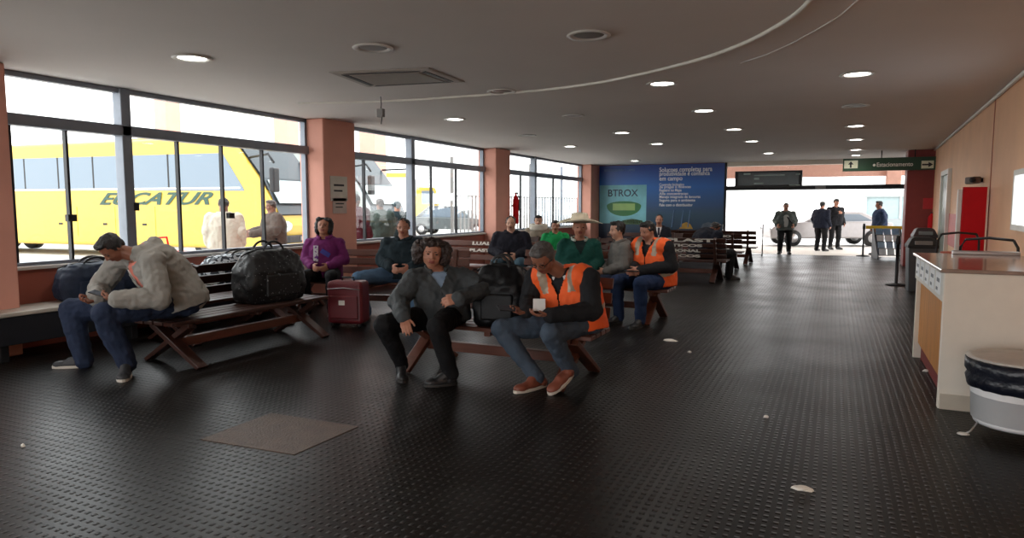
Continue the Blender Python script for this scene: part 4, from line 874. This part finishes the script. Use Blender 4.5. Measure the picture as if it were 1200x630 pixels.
for u0, u1, v0, v1, nm, c_ in ((796, 812, 262, 268, 'printed_boat', rgb(180, 140, 50)), (820, 840, 262, 270, 'printed_town', rgb(84, 96, 110)), (726, 756, 258, 263, 'printed_crop', rgb(70, 96, 60))):
    a, b = pp(u0, v0), pp(u1, v1); m = MB(); m.prism([(a.x, y - .034, b.z), (b.x, y - .034, b.z), (b.x - .1, y - .034, a.z), ((a.x + b.x) / 2, y - .034, a.z + .06), (a.x + .1, y - .034, a.z)], (0, .003, 0)); m.build(nm, mat(nm, c_, .5, var=.4, scale=6), r, origin=O)
for u in (790, 801, 809):
    a, b = pp(u, 246), pp(u - 3, 266); MB().tube([a, b], .018).build('printed_mast', MC['print_blue_grey'], r, origin=O)
MB().box((x1 + .0, y - .06, 0), (x1 + .07, y + .02, CH - .01)).build('edge_strip', M['dark'], r, origin=O, bevel=.006)
# ------------------------------------------------------------------ hanging signs
y = 20.28; a, b = ony(988, 186, y), ony(1104, 198.5, y); r = thing('hanging_sign', 'long green overhead sign with white lettering and arrows above the passage', 'sign', (a.x, y, a.z)); O = r.location.copy()
MB().box((a.x, y, b.z), (b.x, y + .07, a.z)).build('sign_board', mat('sign_green', rgb(22, 62, 36), .4), r, bevel=.006, origin=O)
for q in (a.x + .9, b.x - .6): MB().cyl((q, y + .035, a.z), (q, y + .035, CH), .012).build('hanger', M['dark'], r, True, origin=O)
for u0, u1 in ((989.5, 1005), (1080, 1094)):
    p, q = ony(u0, 188.3, y), ony(u1, 197, y); MB().box((p.x, y - .006, q.z), (q.x, y - .001, p.z)).build('symbol_panel', mat('symbol_cream', rgb(220, 222, 196), .5), r, origin=O)
p = ony(997, 192.7, y); m = MB(); yy = y - .008; s_ = .085
m.prism([(p.x - .02, yy, p.z - s_), (p.x + .02, yy, p.z - s_), (p.x + .02, yy, p.z), (p.x + .065, yy, p.z), (p.x, yy, p.z + s_), (p.x - .065, yy, p.z), (p.x - .02, yy, p.z)], (0, .0015, 0)); m.build('up_arrow', M['black'], r, origin=O)
p = ony(1087, 192.7, y); m = MB(); m.prism([(p.x - .12, yy, p.z - .02), (p.x + .02, yy, p.z - .02), (p.x + .02, yy, p.z - .065), (p.x + .12, yy, p.z), (p.x + .02, yy, p.z + .065), (p.x + .02, yy, p.z + .02), (p.x - .12, yy, p.z + .02)], (0, .0015, 0)); m.build('right_arrow', M['black'], r, origin=O)
p, q = ony(1027, 195.2, y), ony(1069.5, 195, y); text('Estacionamento', 'sign_lettering', M['letter'], p - O - V((0, .003, 0)), (1, 0, 0), (0, 0, 1), .15, r, width=q.x - p.x, ext=.002, bold=.002)
p = ony(1024.5, 193.4, y); m = MB(); m.ell((p.x, y - .004, p.z), V((.035, 0, 0)), V((0, .003, 0)), V((0, 0, .035))); m.build('bullet', M['letter'], r, True, origin=O)
y = YB - .12; a, b = ony(862, 201, y), ony(940, 218.5, y); r = thing('hanging_display', 'dark departure display box mounted on the beam above the doorway', 'display', (a.x, y, a.z)); O = r.location.copy()
MB().box((a.x, y - .1, b.z), (b.x, y + .06, a.z)).build('housing', M['dark'], r, bevel=.01, origin=O)
MB().box((a.x + .1, y - .106, b.z + .06), (b.x - .1, y - .099, a.z - .05)).build('screen', mat('display_screen', rgb(40, 58, 58), .2), r, origin=O)
for u0, u1, v, hh in ((872, 880, 204, .05), (884, 920, 205.7, .035), (884, 890, 209.5, .07), (933, 938, 204, .04), (884, 895, 215, .04), (925, 938, 217, .03)):
    p, q = ony(u0, v, y), ony(u1, v, y); MB().box((p.x, y - .109, p.z - hh / 2), (q.x, y - .1055, p.z + hh / 2)).build('display_row', mat('row_pale', rgb(170, 190, 184), .5), r, origin=O)
# ------------------------------------------------------------------ ceiling
LIT = [(225, 67), (1005, 86), (776, 97), (825, 129), (533, 139), (729, 155), (770, 168), (860, 151), (881, 165), (901, 179), (1003, 147), (1003, 163), (1003, 175), (1003, 181.5), (668, 171), (744, 188)]
OFF = [(437, 55), (690, 40), (588, 106), (672, 135), (618, 158), (1003, 123)]
proto = {}
def placew(u): return ('far left over the first window' if u == 225 else 'largest at right' if False else '')
LB = ['lit recessed downlight alone near the first window', 'lit recessed downlight nearest us on the right, widest glow', 'lit downlight next to the ceiling cable, left of the widest glow', 'lit downlight just behind the one beside the ceiling cable', 'lit downlight in front of the second window',
      'lit downlight left of middle, fourth row back', 'lit downlight left of middle, fifth row back', 'lit downlight in the middle line, third from us', 'lit downlight in the middle line, second from the doorway', 'lit downlight in the middle line, nearest the doorway',
      'lit downlight in the right-hand line, second from us', 'lit downlight in the right-hand line, third from us', 'lit downlight in the right-hand line, fourth from us', 'lit downlight in the right-hand line, right before the green sign', 'lit downlight in front of the third window', 'lit downlight just before the blue poster']
LO = ['dead round ceiling fitting left of the air conditioner, in front of it', 'dead round ceiling fitting nearest us in the round ceiling drop', 'dead ceiling fitting on the line of the cable', 'faint dead ceiling fitting behind the cable', 'dead ceiling fitting near the second pillar', 'dead fitting in the right-hand line of downlights']
def downlight(label, p, lit):
    r = thing('downlight', label, 'ceiling light', p, 0, 'recessed ceiling downlights'); k = 'lit' if lit else 'off'
    if k not in proto:
        a = MB().lathe([(.135, .0), (.175, -.004), (.185, -.012), (.178, -.02), (.14, -.018), (.128, -.004)], seg=28, cap=False).build('rim', M['rim'], None, True)
        b = MB().lathe([(0, -.012), (.10, -.012), (.132, -.006), (.132, -.001)], seg=28, cap=False).build('lamp', M['lamp'] if lit else M['lampoff'], None, True)
        a.parent = b.parent = r; proto[k] = (a, b)
    else:
        for q in proto[k]: c = q.copy(); COL.objects.link(c); c.parent = r
    return r
for (u, v), l in zip(LIT, LB):
    p = onz(u, v, CH); downlight(l, p, True)
    s_ = bpy.data.lights.new('downlight_and_fill_beam', 'SPOT'); s_.energy = LAMP_W; s_.spot_size = math.radians(150); s_.spot_blend = .8; s_.shadow_soft_size = .12; s_.color = (1., .95, .88)
    o = bpy.data.objects.new('downlight_and_fill_beam', s_); COL.objects.link(o); o.location = p - V((0, 0, .04))
for (u, v), l in zip(OFF, LO): downlight(l, onz(u, v, CH), False)
# unseen spots without fittings, added behind the camera to brighten the fronts
for (x, y) in ((-5.5, .5), (-2.4, 1.2), (.4, .6), (-5.5, -2.4), (-2.4, -2.2), (.2, -2.4)):
    s_ = bpy.data.lights.new('downlight_and_fill_beam', 'SPOT'); s_.energy = LAMP_W; s_.spot_size = math.radians(150); s_.spot_blend = .8; s_.shadow_soft_size = .12; s_.color = (1., .95, .88)
    o = bpy.data.objects.new('downlight_and_fill_beam', s_); COL.objects.link(o); o.location = (x, y, CH - .05)
# air conditioning cassette
cs = [onz(u, v, CH) for u, v in ((385, 84), (503, 79), (545, 95), (430, 101))]; c = sum(cs, V()) / 4; r = thing('ceiling_air_conditioner', 'square ceiling air conditioner cassette with dark slots', 'air conditioner', c)
def quad(k, z): return [V(((p - c).x * k, (p - c).y * k, z)) for p in cs]
CASS = mat('cassette_paint', rgb(176, 168, 160), .6)
m = MB(); m.loft([quad(1.0, -.001), quad(1.0, -.008), quad(.95, -.016)]); m.build('cassette', CASS, r, bevel=.006)
m = MB(); m.loft([quad(.70, -.014), quad(.68, -.024)]); m.build('grille', mat('grille_tan', rgb(150, 142, 132), .6), r, bevel=.004)
q8, q7 = quad(.84, -.0165), quad(.74, -.0165)
for i in range(4):
    j = (i + 1) % 4; m = MB(); m.prism([q8[i].lerp(q8[j], .04), q8[i].lerp(q8[j], .96), q7[i].lerp(q7[j], .96), q7[i].lerp(q7[j], .04)], (0, 0, -.004)); m.build('slot', M['black'], r)
# cable along the ceiling, and a small sensor hanging from it
pts = [onz(u, v, CH - .012) for u, v in ((952, -3), (938, 12), (915, 28), (880, 47), (840, 63), (800, 75), (750, 87), (700, 97), (640, 105), (590, 109.5), (540, 113), (490, 116.5), (440, 119), (400, 120), (350, 121))]
def cr_(ps, n=4):
    out = []
    for i in range(len(ps) - 1):
        a, b, c_, d = ps[max(i - 1, 0)], ps[i], ps[i + 1], ps[min(i + 2, len(ps) - 1)]
        for k in range(n): t = k / n; out.append(.5 * ((2 * b) + (c_ - a) * t + (2 * a - 5 * b + 4 * c_ - d) * t * t + (3 * b - a - 3 * c_ + d) * t ** 3))
    return out + [ps[-1]]
tag(MB().tube(cr_(pts), .018).build('ceiling_cable', M['white'], None, True, origin=pts[7]), 'long white cable curving across the grey ceiling', 'cable')
p = onz(446, 113, CH); r = thing('ceiling_sensor', 'small dark sensor hanging on wires behind the air conditioner', 'sensor', p)
MB().tube([(0, 0, 0), (.01, 0, -.1), (0, 0, -.16)], .006).build('wire', M['dark'], r, True); MB().box((-.05, -.03, -.27), (.05, .03, -.16)).build('sensor_body', M['lampoff'], r, bevel=.01); MB().tube([(.02, 0, -.27), (.0, 0, -.36)], .006).build('wire', M['dark'], r, True)
# scraps on the floor
for k, (u, v, lb) in enumerate(((940, 573, 'crumpled paper scrap on the mat in the foreground'), (1085, 435, 'white paper scrap at the foot of the counter'), (785, 399, 'flattened pale wrapper behind the front bench'), (898, 489, 'tiny white scrap in the middle of the passage'), (808, 413, 'small white scrap near the flattened wrapper'), (27, 523, 'white speck of paper at far left on the mat'))):
    p = onz(u, v); m = MB(); random.seed(k); sz = (.06, .035, .09, .02, .025, .02)[k]
    m.loft([[p + V((math.cos(t) * sz * random.uniform(.6, 1.1) * q, math.sin(t) * sz * .6 * random.uniform(.6, 1.1) * q, z)) for t in [2 * math.pi * i / 9 for i in range(9)]] for q, z in ((1, .001), (.9, .012), (.4, .02))]); tag(m.build('paper_scrap', M['letter'], origin=p), lb, 'paper')
# ================================================================== OUTSIDE
struct(MB().box((-90, -40, -.25), (-8.2, 120, -.02)).build('ground', M['concrete'])); struct(MB().box((-8.2, -40, -.25), (40, -4.6, -.02)).build('street_ground', M['concrete'])); struct(MB().box((-8.2, 24.0, -.25), (60, 120, -.02)).build('forecourt_ground', M['concrete']))
YEL = mat('bus_yellow', rgb(190, 158, 62), .3, var=.02); YEL2 = mat('bus_white', rgb(156, 164, 164), .3, var=.03)
BGL = mat('bus_side_glass', rgb(112, 124, 136), .12, spec=.25, var=.02); BWS = mat('bus_windscreen', rgb(62, 68, 72), .2, spec=.15, var=.02)
GRNL = mat('bus_lettering_green', rgb(10, 58, 44), .4)
def bus(label, front, head, paint, letters=None, L=14.6):
    hd = V(head); hd.z = 0; hd.normalize(); ang = math.atan2(hd.y, hd.x)
    r = thing('bus', label, 'bus', front, ang)
    # local: +x towards the nose, camera side is y = 0 .. far side y = 2.6; x = 0 at the lower front corner
    W_ = 2.6
    prof = [(-L, .34), (.0, .34), (.42, .55), (.50, 1.0), (.40, 1.55), (-.1, 2.35), (-.85, 3.3), (-1.15, 3.5), (-1.7, 3.56), (-L + .3, 3.56), (-L, 3.3)]
    m = MB(); m.prism([(x, 0.0, z) for x, z in prof], (0, W_, 0)); m.build('body', paint, r, bevel=.10, seg=3)
    for y, n in ((-.012, 'near'), (W_ - .0, 'far')):
        m = MB(); m.prism([(-L + .5, y, 2.12), (-.55, y, 2.0), (-.62, y, 2.12), (-1.28, y, 3.08), (-L + .5, y, 3.12)], (0, .012, 0)); sg = m.build('side_window', BGL, r)
        for k in range(1, 7):
            x = -1.8 - k * 1.5; MB().box((x - .03, y - .004 if n == 'near' else y + .01, 2.12), (x + .03, y + .002 if n == 'near' else y + .016, 3.1)).build('window_divider', M['dark'], sg)
    m = MB(); m.box((-L + .45, -.02, 2.06), (-.7, -.006, 2.11)); m.build('trim_line', M['white'], r)
    # windscreen: follows the raked nose
    a, b, c_ = V((.47, 0, 1.30)), V((-.06, 0, 2.35)), V((-.82, 0, 3.28)); off = V((.045, 0, .03))
    m = MB(); m.loft([[q + V((0, yy, 0)) + off * k for yy in (.14, W_ - .14)] for k in (0, 1) for q in ((a, b, c_) if k == 0 else (c_, b, a))][:6], cap=False, closed=False)
    m.build('windscreen', BWS, r)
    m = MB(); m.obox(V((.40, W_ / 2, 1.62)) + off, V((.0, W_ / 2, 2.28)) + off, W_ - .5, .02, (1, 0, .8)); m.build('lower_windscreen', mat('bus_dash_pale', rgb(150, 160, 160), .15), r)
    for y in (.38, W_ - .38): m = MB(); m.ell((.50, y, .98), V((.07, 0, 0)), V((0, .34, 0)), V((0, 0, .17))); m.build('headlight', mat('headlight_glass', rgb(200, 208, 206), .1), r, True)
    MB().box((.40, .2, .50), (.56, W_ - .2, .72)).build('bumper', M['dark'], r, bevel=.03); MB().box((.52, W_ / 2 - .3, .56), (.575, W_ / 2 + .3, .68)).build('number_plate', M['lampoff'], r)
    for x in (-2.2, -L + 2.4, -L + 1.2):
        for y in (.36, W_ - .36):
            w_ = MB().cyl((x, y - .14, .48), (x, y + .14, .48), .48, seg=28).build('wheel', M['black'], r, True, bevel=.03); MB().cyl((x, y - .16, .48), (x, y + .16, .48), .26, seg=20).build('hub', M['chrome'], w_, True)
    for k, x in enumerate((-3.9, -5.5, -7.1)): MB().box((x, -.008, .62), (x + .02, .002, 1.55)).build('hatch_seam', mat('seam_ochre', rgb(186, 146, 30), .5), r)
    for k, x in enumerate((-4.4, -6.0, -7.9)): MB().box((x, -.014, .98), (x + .16, .0, 1.04)).build('hatch_latch', M['dark'], r)
    for y, q in ((-.25, -1), (W_ + .25, 1)):
        MB().tube([(-.45, (0.15 if q < 0 else W_ - .15), 2.95), (.5, y, 3.0), (.68, y, 2.75)], .035).build('mirror_arm', M['dark'], r, True)
        MB().box((.60, y - .14, 1.95), (.76, y + .14, 2.62)).build('mirror', paint if q > 0 else M['dark'], r, bevel=.05, seg=3)
    MB().box((-5.5, .6, 3.54), (-3.2, W_ - .6, 3.68)).build('roof_unit', paint, r, bevel=.05)
    if letters: 
        tx, x0, x1, z, h = letters; text(tx, 'side_lettering', GRNL, (x0, -.022, z), (1, 0, 0), (0, 0, 1), h, r, shear=.55, width=x1 - x0, ext=.004, bold=.012)
    MB().box((-2.15, -.01, .6), (-1.25, .0, 1.98)).build('door_panel', paint, r)
    return r
# the yellow coach: its near side runs from (20,d22.5) to (300,d19.3)
A, B = gp(20, 22.5), gp(306, 19.3); hd = (B - A).normalized(); Lr = (B - A).length
def bx(u):                                                        # local x of an image column on the coach's near side
    n = V((-hd.y, hd.x, 0)); p = onplane(u, 242, B, n); return (p - B).dot(hd)
bus('yellow coach with large green slanted lettering parked outside the first window', B, hd, YEL, ('EUCATUR', bx(116), bx(250), 1.62, .50))
bus('pale coach parked behind the yellow coach outside the second window', gp(420, 24.0), hd, YEL2)
# slender pale orange posts of the bus bays, far behind the coaches
for (u, d, lb) in ((201, 34, 'pale orange bay post rising behind the middle of the yellow coach'), (338, 34, 'pale orange bay post rising behind the nose of the yellow coach'), (438, 30, 'pale orange bay post rising above the pale coach')):
    b = gp(u, d); r = thing('bay_post', lb, 'post', b); MB().box((-.42, -.42, 0), (.42, .42, 8.2)).build('post_shaft', M['orange'], r, bevel=.03); MB().box((-.5, -.5, 0), (.5, .5, .4)).build('post_base', M['concrete'], r, bevel=.03)
# steel railing along the yard
r = thing('yard_railing', 'white steel bar railing across the bus yard beyond the windows', 'railing', gp(545, 26)); O = r.location.copy()
a, b = gp(530, 25.5), gp(690, 34); n = 44; d = b - a
for z in (.25, 1.95): MB().obox(a + V((0, 0, z)), b + V((0, 0, z)), .05, .05).build('rail', M['lampoff'], r, origin=O)
for k in range(n + 1):
    p = a + d * (k / n); MB().obox(p, p + V((0, 0, 2.0 if k % 11 else 3.4)), .05 if k % 11 else .10, .05 if k % 11 else .10, (1, 0, 0)).build('bar' if k % 11 else 'railing_post', M['steel'] if k > 24 else M['lampoff'], r, origin=O)
def car(label, base, head, paint, kind='car', L=4.4, Hh=1.48, W_=1.75):
    hd = V(head).normalized(); r = thing(kind, label, kind, base, math.atan2(hd.y, hd.x))
    lo = [(-L / 2, .32), (L / 2, .30), (L / 2 + .04, .62), (L / 2 - .15, .80), (L / 2 - 1.15, .95), (-L / 2 + .55, 1.0), (-L / 2 + .02, .92)]
    up = [(L / 2 - 1.25, .93), (L / 2 - 1.95, Hh - .05), (L / 2 - 2.3, Hh), (-L / 2 + 1.2, Hh), (-L / 2 + .35, .97)]
    MB().prism([(x, -W_ / 2, z) for x, z in lo], (0, W_, 0)).build('body', paint, r, bevel=.06, seg=3)
    MB().prism([(x, -W_ / 2 + .12, z) for x, z in up], (0, W_ - .24, 0)).build('cabin', paint, r, bevel=.06, seg=3)
    for y in (-W_ / 2 + .10, W_ / 2 - .13): MB().prism([(L / 2 - 1.5, y, .98), (L / 2 - 2.0, y, Hh - .1), (-L / 2 + 1.3, y, Hh - .1), (-L / 2 + .75, y, .99)], (0, .03, 0)).build('side_window', BGL, r)
    for x in (-L / 2 + .8, L / 2 - .85):
        for y in (-W_ / 2 + .08, W_ / 2 - .08): w_ = MB().cyl((x, y - .1, .32), (x, y + .1, .32), .32, seg=24).build('wheel', M['black'], r, True); MB().cyl((x, y - .11, .32), (x, y + .11, .32), .18, seg=16).build('hub', M['chrome'], w_, True)
    for y in (-.6, .6): MB().box((L / 2 - .02, y - .2, .6), (L / 2 + .045, y + .2, .72)).build('headlight', MC['headlight_glass'], r, bevel=.02)
    return r
SIL = mat('car_silver', rgb(150, 146, 146), .3, .3)
car('silver hatchback passing behind the people beyond the doorway', gp(966, 27.5), RT * -1 + FH * .05, SIL, L=4.7, Hh=1.36)
car('dark grey car parked beyond the railing outside the second window', gp(533, 38), RT * 1 + FH * -.3, mat('car_grey', rgb(92, 98, 100), .3, .3), L=4.9, Hh=1.6)
# small yellow truck in the yard
b = gp(470, 42); r = thing('truck', 'small yellow truck with a white box far off in the yard', 'truck', b, math.atan2(RT.y, RT.x) + .1)
MB().box((-3.4, -1.1, .9), (.6, 1.1, 3.3)).build('cargo_box', M['white'], r, bevel=.04); MB().prism([(.75, -1.05, .6), (2.5, -1.05, .6), (2.5, -1.05, 1.6), (2.1, -1.05, 2.7), (.75, -1.05, 2.75)], (0, 2.1, 0)).build('cab', YEL, r, bevel=.08)
MB().box((-3.4, -1.12, 3.3), (.6, 1.12, 3.55)).build('roof_rail', YEL, r, bevel=.03)
for x in (-2.3, 1.7):
    for y in (-.95, .95): MB().cyl((x, y - .14, .46), (x, y + .14, .46), .46, seg=22).build('wheel', M['black'], r, True)
MB().prism([(1.3, -1.07, 1.7), (2.25, -1.07, 1.7), (2.0, -1.07, 2.5), (1.3, -1.07, 2.5)], (0, .03, 0)).build('side_window', BGL, r)
# canopy beam and its posts beyond the doorway, glazed kiosk
CB = mat('canopy_terracotta', rgb(196, 150, 136), .75)
y0 = 29.0; z1 = ony(900, 208, y0).z; r = thing('canopy_beam', 'terracotta canopy beam outside above the doorway', 'canopy', (-.5, y0, z1)); O = r.location.copy()
MB().box((-9, y0, z1), (6.5, y0 + .5, z1 + .95)).build('fascia', CB, r, bevel=.02, origin=O); MB().box((-9, YB + .3, z1 + .95), (6.5, y0 + .5, z1 + 1.05)).build('soffit', M['offwhite'], r, origin=O)
a, b = ony(1039, 205, y0 - .3), ony(1056, 218, y0 - .3); MB().box((a.x, y0 - .3, b.z), (b.x, y0 + .2, z1 + .95)).build('bracket', CB, r, bevel=.02, origin=O)
b = gp(1050, 33); r = thing('kiosk', 'grey glazed kiosk standing outside right of the car', 'kiosk', b, TH * 0 + .1)
MB().box((-1.5, -1.1, 0), (1.5, 1.1, 1.0)).build('base_panel', mat('kiosk_grey', rgb(130, 138, 140), .5), r, bevel=.02); MB().box((-1.46, -1.06, 1.0), (1.46, 1.06, 2.0)).build('glazing', mat('kiosk_glass', rgb(130, 150, 152), .1), r)
MB().box((-1.6, -1.2, 2.0), (1.6, 1.2, 2.35)).build('roof', mat('kiosk_roof', rgb(150, 160, 160), .5), r, bevel=.03)
for x in (-1.47, 0, 1.47): MB().box((x - .04, -1.12, 1.0), (x + .04, -1.04, 2.0)).build('frame_bar', M['chrome'], r)
# red luggage trolley outside the first window
b = gp(212, 13.2); r = thing('luggage_trolley', 'small red luggage trolley outside the first window by the sill', 'trolley', b, .4)
MB().box((-.45, -.3, .62), (.45, .3, .68)).build('deck', M['red'], r, bevel=.01); MB().tube([(-.4, -.25, .65), (-.45, -.25, .95), (-.45, .25, .95), (-.4, .25, .65)], .02).build('handle', M['red'], r, True)
for x in (-.35, .35):
    for y in (-.22, .22): MB().cyl((x, y - .03, .1), (x, y + .03, .1), .1).build('wheel', M['black'], r, True); MB().cyl((x, y, .1), (x, y, .63), .02).build('leg', M['dark'], r)
# ================================================================== LIGHT, CAMERA
W = bpy.data.worlds.new('overcast_sky'); SC.world = W; W.use_nodes = True; nt = W.node_tree; bg = nt.nodes['Background']
tc = nt.nodes.new('ShaderNodeTexCoord'); sp = nt.nodes.new('ShaderNodeSeparateXYZ'); nt.links.new(tc.outputs['Generated'], sp.inputs[0])
cr = nt.nodes.new('ShaderNodeValToRGB'); nt.links.new(sp.outputs['Z'], cr.inputs['Fac'])
cr.color_ramp.elements[0].color = (1.0, 1.0, 1.0, 1); cr.color_ramp.elements[1].color = (.92, .96, 1.0, 1)
nt.links.new(cr.outputs['Color'], bg.inputs['Color']); bg.inputs['Strength'].default_value = 2.3
def portal(c, sx, sy, rot):
    l = bpy.data.lights.new('daylight_opening', 'AREA'); l.shape = 'RECTANGLE'; l.size = sx; l.size_y = sy; l.cycles.is_portal = True
    o = bpy.data.objects.new('daylight_opening', l); o.location = c; o.rotation_euler = rot; COL.objects.link(o)
portal((-2.85, -4.75, 1.25), 7.4, 2.5, (math.radians(90), 0, 0))
for a, b in ((-4.5, 3.25), (4.2, 8.95), (9.78, 15.3), (16.12, 22.6)): portal((XL - .25, (a + b) / 2, 1.95), 2.1, b - a, (0, math.radians(-90), 0))
portal((-.3, YB + .3, 1.45), 6.2, 2.8, (math.radians(-90), 0, 0))
cam = bpy.data.cameras.new('camera'); co = bpy.data.objects.new('camera', cam); COL.objects.link(co); SC.camera = co
cam.sensor_fit = 'HORIZONTAL'; cam.sensor_width = 36; cam.lens = 36 * F / 1200; cam.clip_end = 400; cam.clip_start = .05
m = Matrix((RT, UP, -FW)).transposed().to_4x4(); m.translation = CAM; co.matrix_world = m
bpy.data.scenes.remove(TMP)
vs = SC.view_settings; SC.display_settings.display_device = 'sRGB'; vs.view_transform = 'Standard'; vs.look = 'None'; vs.gamma = 1; vs.use_curve_mapping = False; vs.exposure = 1.1
SC.cycles.use_denoising = True; SC.cycles.max_bounces = 10; SC.cycles.diffuse_bounces = 5; SC.cycles.transparent_max_bounces = 16; SC.cycles.sample_clamp_indirect = 6; SC.cycles.caustics_reflective = False; SC.cycles.caustics_refractive = False
